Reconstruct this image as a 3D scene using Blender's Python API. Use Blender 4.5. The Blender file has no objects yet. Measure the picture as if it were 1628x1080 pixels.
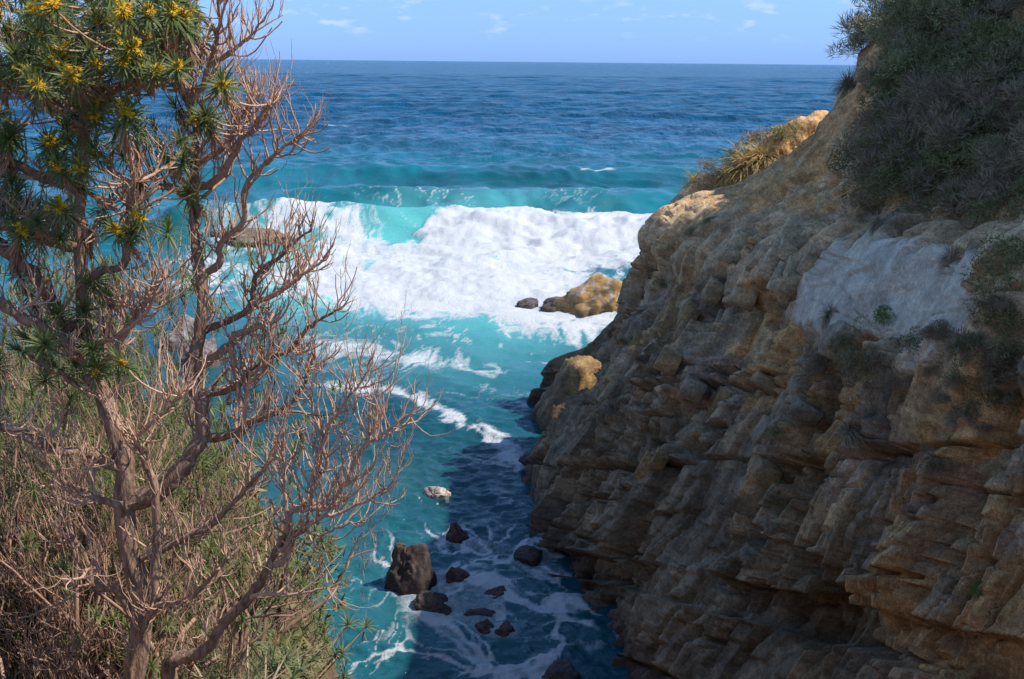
import bpy, math, random
import numpy as np
from mathutils import Vector, Matrix

random.seed(7)
rng = np.random.default_rng(7)
R = math.radians
scene = bpy.context.scene
C = scene.collection

# ------------------------------------------------------------------ camera
CAM_H = 20.0
PITCH = math.atan(442.0 / 1583.0)
ROLL = R(0.55)
f_ = np.array([0, math.cos(PITCH), -math.sin(PITCH)])
r0 = np.array([1.0, 0, 0]); u0 = np.array([0, math.sin(PITCH), math.cos(PITCH)])
r_ = r0 * math.cos(ROLL) + u0 * math.sin(ROLL)
u_ = -r0 * math.sin(ROLL) + u0 * math.cos(ROLL)
CAM = np.array([0, 0, CAM_H])
cd = bpy.data.cameras.new('camera'); cam = bpy.data.objects.new('camera', cd); C.objects.link(cam)
cd.lens = 35.0; cd.sensor_width = 36.0; cd.clip_start = 0.1; cd.clip_end = 120000
m = Matrix.Identity(4)
for i in range(3):
    m[i][0] = r_[i]; m[i][1] = u_[i]; m[i][2] = -f_[i]; m[i][3] = CAM[i]
cam.matrix_world = m
scene.camera = cam

# ------------------------------------------------------------------ sky, sun, exposure
SUN_EL, SUN_AZ = 52.5, 95.0          # azimuth clockwise from +Y
w = bpy.data.worlds.new('World'); scene.world = w; w.use_nodes = True
nt = w.node_tree; nt.nodes.clear()
N = nt.nodes.new; L = nt.links.new
out = N('ShaderNodeOutputWorld'); bg = N('ShaderNodeBackground'); bg.inputs['Strength'].default_value = 0.15
sky = N('ShaderNodeTexSky'); sky.sky_type = 'NISHITA'; sky.sun_disc = False
sky.sun_elevation = R(SUN_EL); sky.sun_rotation = R(SUN_AZ)
sky.air_density = 1.0; sky.dust_density = 0.0; sky.ozone_density = 6.0; sky.altitude = 0
tint = N('ShaderNodeMix'); tint.data_type = 'RGBA'; tint.blend_type = 'MULTIPLY'
tint.inputs['Factor'].default_value = 1.0
tint.inputs['B'].default_value = (0.72, 0.86, 1.16, 1)
L(sky.outputs['Color'], tint.inputs['A'])
tc0 = N('ShaderNodeTexCoord'); sp0 = N('ShaderNodeSeparateXYZ'); L(tc0.outputs['Generated'], sp0.inputs[0])
hz = N('ShaderNodeValToRGB'); hz.color_ramp.elements[0].position = 0.0; hz.color_ramp.elements[0].color = (.20, .36, .90, 1)
hz.color_ramp.elements[1].position = 0.5; hz.color_ramp.elements[1].color = (.98, .98, .94, 1)
e0 = hz.color_ramp.elements.new(.06); e0.color = (.40, .52, .80, 1)
L(sp0.outputs['Z'], hz.inputs[0]); L(hz.outputs[0], tint.inputs['B'])
# low fair-weather clouds, all round the horizon
tc = N('ShaderNodeTexCoord')
mp = N('ShaderNodeMapping'); mp.inputs['Scale'].default_value = (24, 24, 80)
L(tc.outputs['Generated'], mp.inputs['Vector'])
nz = N('ShaderNodeTexNoise'); nz.inputs['Scale'].default_value = 1.0; nz.inputs['Detail'].default_value = 6
nz.inputs['Roughness'].default_value = 0.6
L(mp.outputs['Vector'], nz.inputs['Vector'])
sep = N('ShaderNodeSeparateXYZ'); L(tc.outputs['Generated'], sep.inputs[0])
band = N('ShaderNodeValToRGB')
cr = band.color_ramp
cr.elements[0].position = 0.018; cr.elements[0].color = (0, 0, 0, 1)
cr.elements[1].position = 0.075; cr.elements[1].color = (0, 0, 0, 1)
e = cr.elements.new(0.034); e.color = (1, 1, 1, 1)
e = cr.elements.new(0.048); e.color = (0.75, 0.75, 0.75, 1)
L(sep.outputs['Z'], band.inputs[0])
thr = N('ShaderNodeMapRange'); thr.inputs['From Min'].default_value = 0.57; thr.inputs['From Max'].default_value = 0.76
thr.inputs['To Max'].default_value = 0.55
L(nz.outputs['Fac'], thr.inputs['Value'])
mul = N('ShaderNodeMath'); mul.operation = 'MULTIPLY'
L(thr.outputs[0], mul.inputs[0]); L(band.outputs[0], mul.inputs[1])
cmx = N('ShaderNodeMix'); cmx.data_type = 'RGBA'
L(mul.outputs[0], cmx.inputs['Factor']); L(tint.outputs['Result'], cmx.inputs['A'])
cmx.inputs['B'].default_value = (4.6, 4.8, 5.3, 1)
L(cmx.outputs['Result'], bg.inputs['Color']); L(bg.outputs[0], out.inputs[0])

sd = bpy.data.lights.new('sun', 'SUN'); sd.energy = 4.0; sd.angle = R(0.53); sd.color = (1.0, 0.945, 0.86)
sun = bpy.data.objects.new('sun', sd); C.objects.link(sun)
sdir = Vector((math.sin(R(SUN_AZ)) * math.cos(R(SUN_EL)), math.cos(R(SUN_AZ)) * math.cos(R(SUN_EL)), math.sin(R(SUN_EL))))
sun.rotation_euler = sdir.to_track_quat('Z', 'Y').to_euler()
sun.location = (60, 30, 80)
vs = scene.view_settings
vs.view_transform = 'Standard'; vs.look = 'None'; vs.gamma = 1; vs.exposure = 0.5; vs.use_curve_mapping = False
scene.cycles.use_denoising = True
scene.cycles.max_bounces = 6; scene.cycles.transparent_max_bounces = 4

# ------------------------------------------------------------------ helpers
def ray(px, py):
    return f_ + ((px - 814.0) / 1583.0) * r_ - ((py - 540.0) / 1583.0) * u_
def at(px, py, Y):
    d = ray(px, py); return CAM + d * (Y / d[1])
def onwater(px, py):
    d = ray(px, py); return CAM + d * (-CAM_H / d[2])
def proj(P):
    d = P - CAM
    zz = d @ f_; zz = np.where(np.abs(zz) < 1e-6, 1e-6, zz)
    return 814 + 1583 * (d @ r_) / zz, 540 - 1583 * (d @ u_) / zz, zz

def hsh(ix, iy, iz, s=0):
    h = (ix.astype(np.int64) * 374761393 + iy.astype(np.int64) * 668265263 + iz.astype(np.int64) * 2147483647 + s * 974634777) & 0xFFFFFFFF
    h = ((h ^ (h >> 13)) * 1274126177) & 0xFFFFFFFF
    h = ((h ^ (h >> 16)) * 2246822519) & 0xFFFFFFFF
    return ((h ^ (h >> 15)) & 0xFFFFFF) / float(0xFFFFFF)
def vnoise(x, y, z=None, s=0):
    x = np.asarray(x, float); y = np.asarray(y, float)
    if z is None:
        ix = np.floor(x); iy = np.floor(y); fx = x - ix; fy = y - iy
        fx = fx**3*(fx*(fx*6-15)+10); fy = fy**3*(fy*(fy*6-15)+10)
        o = np.zeros_like(ix)
        a = hsh(ix, iy, o, s); b = hsh(ix+1, iy, o, s); c = hsh(ix, iy+1, o, s); d = hsh(ix+1, iy+1, o, s)
        return (a*(1-fx)+b*fx)*(1-fy) + (c*(1-fx)+d*fx)*fy
    z = np.asarray(z, float)
    ix = np.floor(x); iy = np.floor(y); iz = np.floor(z); fx = x-ix; fy = y-iy; fz = z-iz
    fx = fx*fx*(3-2*fx); fy = fy*fy*(3-2*fy); fz = fz*fz*(3-2*fz)
    r = 0
    for dx in (0, 1):
        for dy in (0, 1):
            for dz in (0, 1):
                r = r + hsh(ix+dx, iy+dy, iz+dz, s) * (fx if dx else 1-fx) * (fy if dy else 1-fy) * (fz if dz else 1-fz)
    return r
def fbm(x, y, z=None, o=4, s=0, g=0.5):
    a, t, n = 1.0, 0, 0.0
    for i in range(o):
        k = 2.03**i
        t = t + a * vnoise(x*k + 17.3*i, y*k + 9.1*i, None if z is None else z*k + 5.7*i, s+i); n += a; a *= g
    return t / n
def ss(a, b, x):
    t = np.clip((x-a)/(b-a), 0, 1); return t*t*(3-2*t)

def mesh_np(name, V, F, mat=None, parent=None, smooth=True, attrs=None, loc=None):
    me = bpy.data.meshes.new(name)
    V = np.ascontiguousarray(V, dtype=np.float32)
    if isinstance(F, np.ndarray):
        nf, k = F.shape
        me.vertices.add(len(V)); me.vertices.foreach_set('co', V.ravel())
        me.loops.add(nf*k); me.loops.foreach_set('vertex_index', np.ascontiguousarray(F, dtype=np.int32).ravel())
        me.polygons.add(nf); me.polygons.foreach_set('loop_start', np.arange(0, nf*k, k, dtype=np.int32))
        me.polygons.foreach_set('loop_total', np.full(nf, k, dtype=np.int32))
        me.update(calc_edges=True)
    else:
        me.from_pydata(V.tolist(), [], F); me.update()
    if smooth: me.polygons.foreach_set('use_smooth', np.ones(len(me.polygons), dtype=bool))
    for an, arr in (attrs or {}).items():
        if arr.ndim == 1:
            a = me.attributes.new(an, 'FLOAT', 'POINT'); a.data.foreach_set('value', np.ascontiguousarray(arr, dtype=np.float32))
        else:
            a = me.attributes.new(an, 'FLOAT_COLOR', 'POINT')
            a.data.foreach_set('color', np.ascontiguousarray(np.c_[arr, np.ones(len(arr))], dtype=np.float32).ravel())
    if mat: me.materials.append(mat)
    return link(name, me, parent, loc)
def link(name, me, parent=None, loc=None):
    o = bpy.data.objects.new(name, me); C.objects.link(o)
    if parent: o.parent = parent
    if loc is not None: o.location = loc
    return o
def grid_faces(nr, nc):
    i = np.arange((nr-1)*(nc-1)); r = i // (nc-1); c = i % (nc-1); a = r*nc + c
    return np.c_[a, a+1, a+nc+1, a+nc]
def tag(o, label, cat, group=None):
    o['label'] = label; o['category'] = cat
    if group: o['group'] = group
    return o
def empty(name, loc=(0, 0, 0), rz=0, sc=1):
    o = bpy.data.objects.new(name, None); C.objects.link(o); o.location = loc; o.rotation_euler = (0, 0, rz)
    o.scale = (sc,)*3 if not hasattr(sc, '__len__') else sc
    o.empty_display_size = 0.1
    return o

class MB:
    def __init__(s): s.v = []; s.f = []; s.n = 0
    def add(s, V, F):
        V = np.asarray(V, float); s.v.append(V); s.f.append(np.asarray(F) + s.n); s.n += len(V)
    def tube(s, P, rad, k=5, seed=None, rough=0):
        P = np.asarray(P, float); n = len(P)
        T = np.gradient(P, axis=0); T /= np.linalg.norm(T, axis=1)[:, None] + 1e-9
        a = np.array([0.3, 1.0, 0.21]) if abs(T[0][1]) < .8 else np.array([1.0, .2, .1])
        A = np.cross(T, a); A /= np.linalg.norm(A, axis=1)[:, None] + 1e-9
        B = np.cross(T, A)
        th = np.arange(k) * 2*math.pi/k
        rr = np.asarray(rad, float)[:, None] * np.ones(k)
        if rough: rr = rr * (1 + rough * (rng.random((1, k)) * 2 - 1) * .8 + rough * (rng.random((n, k)) * 2 - 1) * .5)
        V = P[:, None, :] + A[:, None, :] * (np.cos(th) * rr)[:, :, None] + B[:, None, :] * (np.sin(th) * rr)[:, :, None]
        V = V.reshape(-1, 3)
        i = np.arange((n-1)*k); r = i // k; c = i % k
        F = np.c_[r*k+c, r*k+(c+1) % k, (r+1)*k+(c+1) % k, (r+1)*k+c]
        s.add(V, F)
    def build(s, name, mat, parent=None, smooth=True, loc=None):
        if not s.v: return None
        return mesh_np(name, np.concatenate(s.v), np.concatenate(s.f).astype(np.int32), mat, parent, smooth, None, loc)
    def mesh(s, name, mat, smooth=True):
        o = s.build(name, mat, None, smooth); me = o.data; bpy.data.objects.remove(o); return me

# ------------------------------------------------------------------ materials
def mat(name):
    mt = bpy.data.materials.new(name); mt.use_nodes = True
    n = mt.node_tree; b = n.nodes['Principled BSDF']
    return mt, n, b
def node(n, t, **kw):
    x = n.nodes.new(t)
    for k, v in kw.items():
        if k in x.inputs: x.inputs[k].default_value = v
        else: setattr(x, k, v)
    return x

def rock_mat(name, attr='col', bump=0.6, rough=.9, tint2=(.5, .45, .4), spec=.25):
    mt, n, b = mat(name)
    at_ = node(n, 'ShaderNodeAttribute', attribute_name=attr)
    g = node(n, 'ShaderNodeNewGeometry')
    n1 = node(n, 'ShaderNodeTexNoise', Scale=1.3, Detail=8.0, Roughness=.65)
    n2 = node(n, 'ShaderNodeTexNoise', Scale=9.0, Detail=6.0, Roughness=.7)
    mpz = node(n, 'ShaderNodeMapping'); mpz.inputs['Scale'].default_value = (1.6, 1.6, 5.0)
    n3 = node(n, 'ShaderNodeTexNoise', Scale=1.0, Detail=5.0, Roughness=.6)
    for q in (n1, n2): n.links.new(g.outputs['Position'], q.inputs['Vector'])
    n.links.new(g.outputs['Position'], mpz.inputs['Vector']); n.links.new(mpz.outputs[0], n3.inputs['Vector'])
    r1 = node(n, 'ShaderNodeMapRange'); r1.inputs['From Min'].default_value = .3; r1.inputs['From Max'].default_value = .7
    r1.inputs['To Min'].default_value = .55; r1.inputs['To Max'].default_value = 1.4
    n.links.new(n1.outputs['Fac'], r1.inputs['Value'])
    r2 = node(n, 'ShaderNodeMapRange'); r2.inputs['From Min'].default_value = .3; r2.inputs['From Max'].default_value = .7
    r2.inputs['To Min'].default_value = .6; r2.inputs['To Max'].default_value = 1.4
    n.links.new(n2.outputs['Fac'], r2.inputs['Value'])
    r3 = node(n, 'ShaderNodeMapRange'); r3.inputs['From Min'].default_value = .3; r3.inputs['From Max'].default_value = .7
    r3.inputs['To Min'].default_value = .7; r3.inputs['To Max'].default_value = 1.25
    n.links.new(n3.outputs['Fac'], r3.inputs['Value'])
    m1 = node(n, 'ShaderNodeMath', operation='MULTIPLY'); m2 = node(n, 'ShaderNodeMath', operation='MULTIPLY')
    n.links.new(r1.outputs[0], m1.inputs[0]); n.links.new(r2.outputs[0], m1.inputs[1])
    n.links.new(m1.outputs[0], m2.inputs[0]); n.links.new(r3.outputs[0], m2.inputs[1])
    n5 = node(n, 'ShaderNodeTexNoise', Scale=30.0, Detail=3.0, Roughness=.7); n.links.new(g.outputs['Position'], n5.inputs['Vector'])
    r5 = node(n, 'ShaderNodeMapRange'); r5.inputs['From Min'].default_value = .3; r5.inputs['From Max'].default_value = .7
    r5.inputs['To Min'].default_value = .55; r5.inputs['To Max'].default_value = 1.45; n.links.new(n5.outputs['Fac'], r5.inputs['Value'])
    m3 = node(n, 'ShaderNodeMath', operation='MULTIPLY'); n.links.new(m2.outputs[0], m3.inputs[0]); n.links.new(r5.outputs[0], m3.inputs[1])
    ap = node(n, 'ShaderNodeAttribute', attribute_name='plain')
    mxf = node(n, 'ShaderNodeMix', data_type='FLOAT'); mp7 = node(n, 'ShaderNodeMath', operation='MULTIPLY'); mp7.inputs[1].default_value = .35
    n.links.new(ap.outputs['Fac'], mp7.inputs[0]); n.links.new(mp7.outputs[0], mxf.inputs['Factor'])
    n.links.new(m3.outputs[0], mxf.inputs['A']); mxf.inputs['B'].default_value = 1.0
    vm = node(n, 'ShaderNodeVectorMath', operation='SCALE')
    n.links.new(at_.outputs['Color'], vm.inputs[0]); n.links.new(mxf.outputs['Result'], vm.inputs['Scale'])
    n.links.new(vm.outputs[0], b.inputs['Base Color'])
    add = node(n, 'ShaderNodeMath', operation='ADD')
    n.links.new(n2.outputs['Fac'], add.inputs[0]); n.links.new(n3.outputs['Fac'], add.inputs[1])
    bp = node(n, 'ShaderNodeBump', Strength=bump, Distance=.05)
    n.links.new(add.outputs[0], bp.inputs['Height']); n.links.new(bp.outputs[0], b.inputs['Normal'])
    b.inputs['Roughness'].default_value = rough; b.inputs['Specular IOR Level'].default_value = spec
    return mt

def plain_mat(name, c, var=.35, scale=8.0, rough=.8, bump=.3, bdist=.02, spec=.25, stretch=(1, 1, 1), obj_var=.15, transl=0, hue_c=None):
    mt, n, b = mat(name)
    tcn = node(n, 'ShaderNodeTexCoord')
    mpn = node(n, 'ShaderNodeMapping'); mpn.inputs['Scale'].default_value = stretch
    n.links.new(tcn.outputs['Object'], mpn.inputs['Vector'])
    nzn = node(n, 'ShaderNodeTexNoise', Scale=scale, Detail=5.0, Roughness=.65)
    n.links.new(mpn.outputs[0], nzn.inputs['Vector'])
    mr = node(n, 'ShaderNodeMapRange'); mr.inputs['From Min'].default_value = .3; mr.inputs['From Max'].default_value = .7
    mr.inputs['To Min'].default_value = 1-var; mr.inputs['To Max'].default_value = 1+var
    n.links.new(nzn.outputs['Fac'], mr.inputs['Value'])
    oi = node(n, 'ShaderNodeObjectInfo')
    mo = node(n, 'ShaderNodeMapRange'); mo.inputs['To Min'].default_value = 1-obj_var; mo.inputs['To Max'].default_value = 1+obj_var
    n.links.new(oi.outputs['Random'], mo.inputs['Value'])
    mm = node(n, 'ShaderNodeMath', operation='MULTIPLY')
    n.links.new(mr.outputs[0], mm.inputs[0]); n.links.new(mo.outputs[0], mm.inputs[1])
    mx = node(n, 'ShaderNodeMix', data_type='RGBA')
    mx.inputs['A'].default_value = (*c, 1); mx.inputs['B'].default_value = (*(hue_c or c), 1)
    gi = node(n, 'ShaderNodeNewGeometry')
    n.links.new(gi.outputs['Random Per Island'], mx.inputs['Factor'])
    vm = node(n, 'ShaderNodeVectorMath', operation='SCALE')
    n.links.new(mx.outputs['Result'], vm.inputs[0]); n.links.new(mm.outputs[0], vm.inputs['Scale'])
    n.links.new(vm.outputs[0], b.inputs['Base Color'])
    if bump:
        bp = node(n, 'ShaderNodeBump', Strength=bump, Distance=bdist)
        n.links.new(nzn.outputs['Fac'], bp.inputs['Height']); n.links.new(bp.outputs[0], b.inputs['Normal'])
    b.inputs['Roughness'].default_value = rough; b.inputs['Specular IOR Level'].default_value = spec
    if transl:
        tr = node(n, 'ShaderNodeBsdfTranslucent'); n.links.new(vm.outputs[0], tr.inputs['Color'])
        ms = node(n, 'ShaderNodeMixShader', Fac=transl)
        n.links.new(b.outputs[0], ms.inputs[1]); n.links.new(tr.outputs[0], ms.inputs[2])
        n.links.new(ms.outputs[0], n.nodes['Material Output'].inputs['Surface'])
    return mt

M = {}
M['cliff'] = rock_mat('cliff_rock')
M['rock'] = rock_mat('shore_rock', bump=.5, rough=.75, spec=.4)
M['bark'] = plain_mat('bark', (.34, .215, .145), .6, 22, .95, 1.0, .04, stretch=(1, 1, .22), obj_var=.1)
M['twig'] = plain_mat('bare_twig', (.60, .39, .265), .35, 30, .8, .3, .006, hue_c=(.44, .27, .18))
M['leaf'] = plain_mat('narrow_leaf', (.115, .165, .045), .3, 20, .5, 0, hue_c=(.20, .23, .07), transl=.35, spec=.4)
M['leaf2'] = plain_mat('grey_green_leaf', (.12, .155, .065), .3, 20, .55, 0, hue_c=(.21, .23, .10), transl=.3, spec=.4)
M['deadleaf'] = plain_mat('dead_leaf', (.30, .17, .10), .4, 12, .85, 0, hue_c=(.42, .25, .15), transl=.15)
M['flower'] = plain_mat('yellow_flower', (.78, .46, .02), .2, 20, .7, 0, hue_c=(.85, .56, .05), transl=.2)
M['bush'] = plain_mat('shrub_leaf', (.12, .125, .045), .3, 6, .6, 0, hue_c=(.28, .26, .11), transl=.15)
M['bushlight'] = plain_mat('pale_sunlit_leaf', (.22, .23, .09), .3, 6, .6, 0, hue_c=(.40, .36, .18), transl=.2)  # brighter shrub leaf: pale foliage, with a sunlit look put into the colour
M['brightleaf'] = plain_mat('bright_shrub_leaf', (.09, .17, .035), .3, 6, .6, 0, hue_c=(.16, .25, .05), transl=.2)
M['dry'] = plain_mat('dry_brush', (.46, .36, .235), .35, 20, .9, 0, hue_c=(.25, .19, .125), transl=0)
M['dryred'] = plain_mat('dry_red_twig', (.44, .28, .20), .35, 20, .9, 0, hue_c=(.20, .12, .085))
M['straw'] = plain_mat('straw_grass', (.58, .41, .14), .25, 6, .8, 0, hue_c=(.72, .55, .24), transl=.3)
M['soil'] = plain_mat('dry_soil', (.17, .11, .07), .5, 1.5, .95, .8, .1)

# ------------------------------------------------------------------ right-hand cliff
SEC = {   # Y: profile (x, z) from below the water up to the plateau
 6:  [(5.4,-2),(6.4,0),(7.8,3.6),(9.0,7.4),(10.0,12.4),(10.9,17.0),(11.9,18.2),(12.9,19.6),(14.4,21.6),(17.0,25.5),(23,29),(70,32)],
 20: [(3.3,-2),(4.4,0),(6.2,3.6),(8.0,7.4),(9.4,12.0),(10.5,16.0),(11.8,17.3),(12.9,19),(14.3,21.4),(16.9,25.2),(23,30.5),(70,34)],
 30: [(2.3,-2),(3.3,0),(4.9,3.4),(6.6,6.8),(8.3,11.0),(9.9,14.6),(11.4,15.9),(12.7,17.9),(14.2,20.6),(16.9,24.3),(23,29.5),(70,33)],
 37: [(.7,-2),(1.7,0),(3.1,3.2),(4.7,6.6),(6.8,10.5),(8.5,13.7),(10.3,15.0),(12.2,17.1),(14.1,19.9),(17.1,24.0),(23,29),(70,32)],
 43: [(-.4,-2),(.7,0),(2.1,3.1),(4.0,6.2),(6.0,10.0),(7.7,13.1),(10.0,14.6),(12.5,16.7),(14.5,19.5),(17.2,23.2),(23,27),(70,30)],
 49: [(-.2,-2),(1.2,0),(2.3,2.7),(5.0,5.0),(6.3,9.7),(8.0,12.6),(12.2,14.6),(14.9,16.5),(16.2,19.2),(18.2,22.8),(24,26),(70,29)],
 53: [(2.4,-2),(3.4,0),(4.4,1.4),(6.2,2.8),(8.2,5.0),(10.2,7.6),(13.2,11.4),(15.6,14.4),(17.8,17.0),(21,19.6),(27,22),(70,28)],  # unseen saddle, cut low so sunlight reaches the outcrop
 56: [(2.6,-2),(3.4,0),(4.4,2.5),(6.3,6.0),(8.1,9.2),(9.6,12.4),(12.8,15.3),(15.2,17.0),(19.5,17.6),(27,18),(34,20),(70,27)],
 58.5: [(.4,-2),(1.2,0),(2.3,2.4),(5.6,3.7),(8.2,7.0),(10.6,10.0),(13.6,12.6),(16.4,14.0),(20,15.5),(27,17),(34,20),(70,27)],
 61.5: [(4,-2),(5,0),(7,1.8),(9.5,3.6),(12,5.4),(14.5,7.2),(17,9),(20,11),(24,13),(29,15),(36,19),(70,27)],
 66: [(15,-2),(17,0),(19,1.6),(21,3),(24,5),(27,7),(30,9),(33,11),(36,13),(40,15),(46,19),(70,25)],
 90: [(34,-2),(36,0),(38,1.6),(40,3),(42,5),(44,7),(46,9),(48,11),(50,12),(54,14),(58,17),(70,22)],
}
ky = np.array(sorted(SEC)); KP = np.array([SEC[k] for k in ky], float)        # (nsec, 12, 2)
seg = [10, 80, 90, 100, 95, 60, 75, 90, 75, 40, 14]
pidx = np.concatenate([np.arange(n)/n + i for i, n in enumerate(seg)] + [[11.0]])
Yq = np.concatenate([np.geomspace(6, 15, 40)[:-1], np.geomspace(15, 64, 540)[:-1], np.geomspace(64, 90, 30)])
nq, npf = len(Yq), len(pidx)
# smooth interpolation over Y (cubic Hermite with finite-difference tangents)
def hermite(xk, yk, x):
    d = np.diff(yk, axis=0) / np.diff(xk)[:, None, None]
    t = np.zeros_like(yk); t[1:-1] = (d[1:] + d[:-1]) / 2; t[0] = d[0]; t[-1] = d[-1]
    i = np.clip(np.searchsorted(xk, x) - 1, 0, len(xk)-2); h = (xk[i+1]-xk[i]); s = ((x-xk[i])/h)[:, None, None]; h = h[:, None, None]
    return (2*s**3-3*s**2+1)*yk[i] + (s**3-2*s**2+s)*h*t[i] + (-2*s**3+3*s**2)*yk[i+1] + (s**3-s**2)*h*t[i+1]
PK = hermite(ky.astype(float), KP, Yq)
i0 = np.clip(np.floor(pidx).astype(int), 0, 10); fr = (pidx - i0)[None, :, None]
# Catmull-Rom along the profile
def cp(k): return PK[:, np.clip(k, 0, 11), :]
p0, p1, p2, p3 = cp(i0-1), cp(i0), cp(i0+1), cp(i0+2)
XZ = .5*((2*p1) + (-p0+p2)*fr + (2*p0-5*p1+4*p2-p3)*fr**2 + (-p0+3*p1-3*p2+p3)*fr**3)
X = XZ[:, :, 0]; Z = XZ[:, :, 1]; YY = np.repeat(Yq[:, None], npf, 1); PI_ = np.repeat(pidx[None, :], nq, 0)
# large forms
big = fbm(YY*.16, PI_*.55, o=3, s=3) - .5
X = X + big * 1.6 * ss(.2, 1.5, PI_) * (1 - .5*ss(6, 8, PI_)) * (1 - .65*ss(46, 50, YY)*(1-ss(61, 64, YY)))
def grid_normal(X, Y, Z):
    P = np.stack([X, Y, Z], -1)
    a = np.gradient(P, axis=0); b = np.gradient(P, axis=1)
    n = np.cross(b, a); n /= np.linalg.norm(n, axis=-1)[..., None] + 1e-9
    return n
nrm = grid_normal(X, YY, Z)
if nrm[nq//2, npf//3, 0] > 0: nrm = -nrm
px_c, py_c, _ = proj(np.stack([X, YY, Z], -1).reshape(-1, 3)); px_c = px_c.reshape(nq, npf); py_c = py_c.reshape(nq, npf)

# jointed, bedded rock: cells in bedding coordinates
warp1 = fbm(YY*.25, Z*.25, o=3, s=11) - .5
warp2 = fbm(YY*.7, Z*.7, o=3, s=21) - .5
bz = Z + .44*YY + warp1*.35 + warp2*.06          # beds dip gently
qy = YY + .06*Z + warp1*.4 + warp2*.08           # joints lean
def cells(u, v, wu, wv, s, jit=.75):
    vi0 = np.floor(v / wv)
    off = (hsh(vi0, vi0*0, vi0*0, s) - .5) * .8
    # jitter bed boundaries
    vv = v / wv
    b0 = vi0 + (hsh(vi0, vi0*0+1, vi0*0, s)-.5)*jit
    row = np.where(vv < b0, vi0-1, vi0)
    rb0 = row + (hsh(row, row*0+1, row*0, s)-.5)*jit; rb1 = row+1 + (hsh(row+1, row*0+1, row*0, s)-.5)*jit
    dv = np.minimum(vv-rb0, rb1-vv)*wv
    uu = u/wu + hsh(row, row*0+2, row*0, s)*7
    ui0 = np.floor(uu)
    c0 = ui0 + (hsh(ui0, row, row*0+3, s)-.5)*jit
    col = np.where(uu < c0, ui0-1, ui0)
    cb0 = col + (hsh(col, row, row*0+3, s)-.5)*jit; cb1 = col+1 + (hsh(col+1, row, row*0+3, s)-.5)*jit
    du = np.minimum(uu-cb0, cb1-uu)*wu
    lu = (uu-(cb0+cb1)/2)*wu; lv = (vv-(rb0+rb1)/2)*wv
    facet = (hsh(col, row, row*0+6, s)-.5)*lu + (hsh(col, row, row*0+7, s)-.5)*lv
    return hsh(col, row, row*0+4, s), np.minimum(du, dv*1.2), hsh(col, row, row*0+5, s), facet
c1, e1, t1, f1 = cells(qy, bz, 2.8, 3.4, 31)
c2, e2, t2, f2 = cells(bz, qy, 1.7, .95, 41)
c3, e3, t3, f3 = cells(bz, qy, .62, .36, 51)
lam = np.floor(bz/.22 + .8*warp2); lamr = hsh(lam, lam*0, lam*0, 61) - .5
tone0 = fbm(qy*.25, bz*.35, o=3, s=63)
rock = ss(.2, .8, PI_) * (1 - ss(5.3, 6.0, PI_))
stretchy = fbm(qy*.5, bz*.12, o=4, s=71) - .5
fine = fbm(qy*2.2, bz*3.2, o=4, s=81) - .5
mA = ss(.40, .58, fbm(qy*.20, bz*.22, o=3, s=900)); mB = ss(.46, .60, fbm(qy*.15, bz*.30, o=3, s=910))
flute = fbm(qy*1.5 + bz*.12, bz*.16, o=4, s=920, g=.6) - .5
rubble = 1 - ss(1.2, 2.6, PI_)                    # wave-cut foot: rounder, rubblier
sand = ss(4.15, 4.5, PI_ + warp1*.5) * rock       # sandstone bed under the bench: rounded buttresses
sheltered = fbm(qy*.3, bz*.3, o=2, s=91)
amp = (1 - .45*sand) * (.55 + .9*ss(.35, .65, sheltered))
D = rock * amp * ((c1-.5)*.55 + f1*.48 + (c2-.5)*.30*(.35+.65*mA) + f2*.55*(.35+.65*mA) + (c3-.5)*.10*mA + f3*.4*mA + flute*.16*(1-.7*sand) + lamr*.17*mB*(1-sand)*(1-.6*rubble) + stretchy*.10 + fine*.08*(1+2.2*rubble))
D -= rock * amp * (.62*(1-ss(0, .10, e1)) + .40*(1-ss(0, .07, e2)) * (t2 > .15)*(.25+.75*mA) + .16*(1-ss(0, .05, e3)) * (t3 > .25)*(.2+.8*mA))
# rounded sandstone buttresses with deep vertical clefts
bt, be, bt2, bf = cells(YY + .35*Z + warp1*.8, Z*0 + .5, 1.25, 1.0, 131, .7)
D += sand * (.55*np.sqrt(np.clip(be, 0, .5)*2) - .25 + (bt-.5)*.45)
# overhang lip below the sandstone
lip = sand * (1-ss(4.6, 5.4, PI_)); D += lip*.35
# deep vertical clefts running through several beds
cl = np.abs(((qy*.21 + fbm(YY*.2, Z*.1, o=2, s=141)*1.4) % 1) - .5)
cl2 = np.abs(((qy*.37 - bz*.05 + fbm(YY*.3, Z*.12, o=3, s=142)*1.6) % 1) - .5)
D -= rock*(1-ss(0, .05, cl2))*.6*ss(.45, .55, fbm(qy*.3, bz*.12, o=2, s=152))
D -= rock*(1-ss(0, .045, cl))*1.2*ss(.38, .52, fbm(qy*.2, bz*.15, o=2, s=151))
earth = ss(5.4, 6.0, PI_) * (1 - ss(8.2, 8.8, PI_))
D += earth * ((fbm(YY*.9, PI_*1.2, o=5, s=161)-.5)*1.1 + (fbm(YY*3.0, PI_*4, o=4, s=171)-.5)*.42 - (1-ss(0, .1, np.abs(((YY*.33+fbm(YY*.5, PI_, o=3, s=175)*1.2) % 1)-.5)))*.35)
D += earth * (hsh(np.floor(Z/.34+warp2*1.4), Z*0, Z*0, 181)-.5)*.16
D += ss(8.2, 9, PI_) * ((fbm(YY*.4, PI_*2.5, o=4, s=191)-.5)*1.2)
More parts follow.
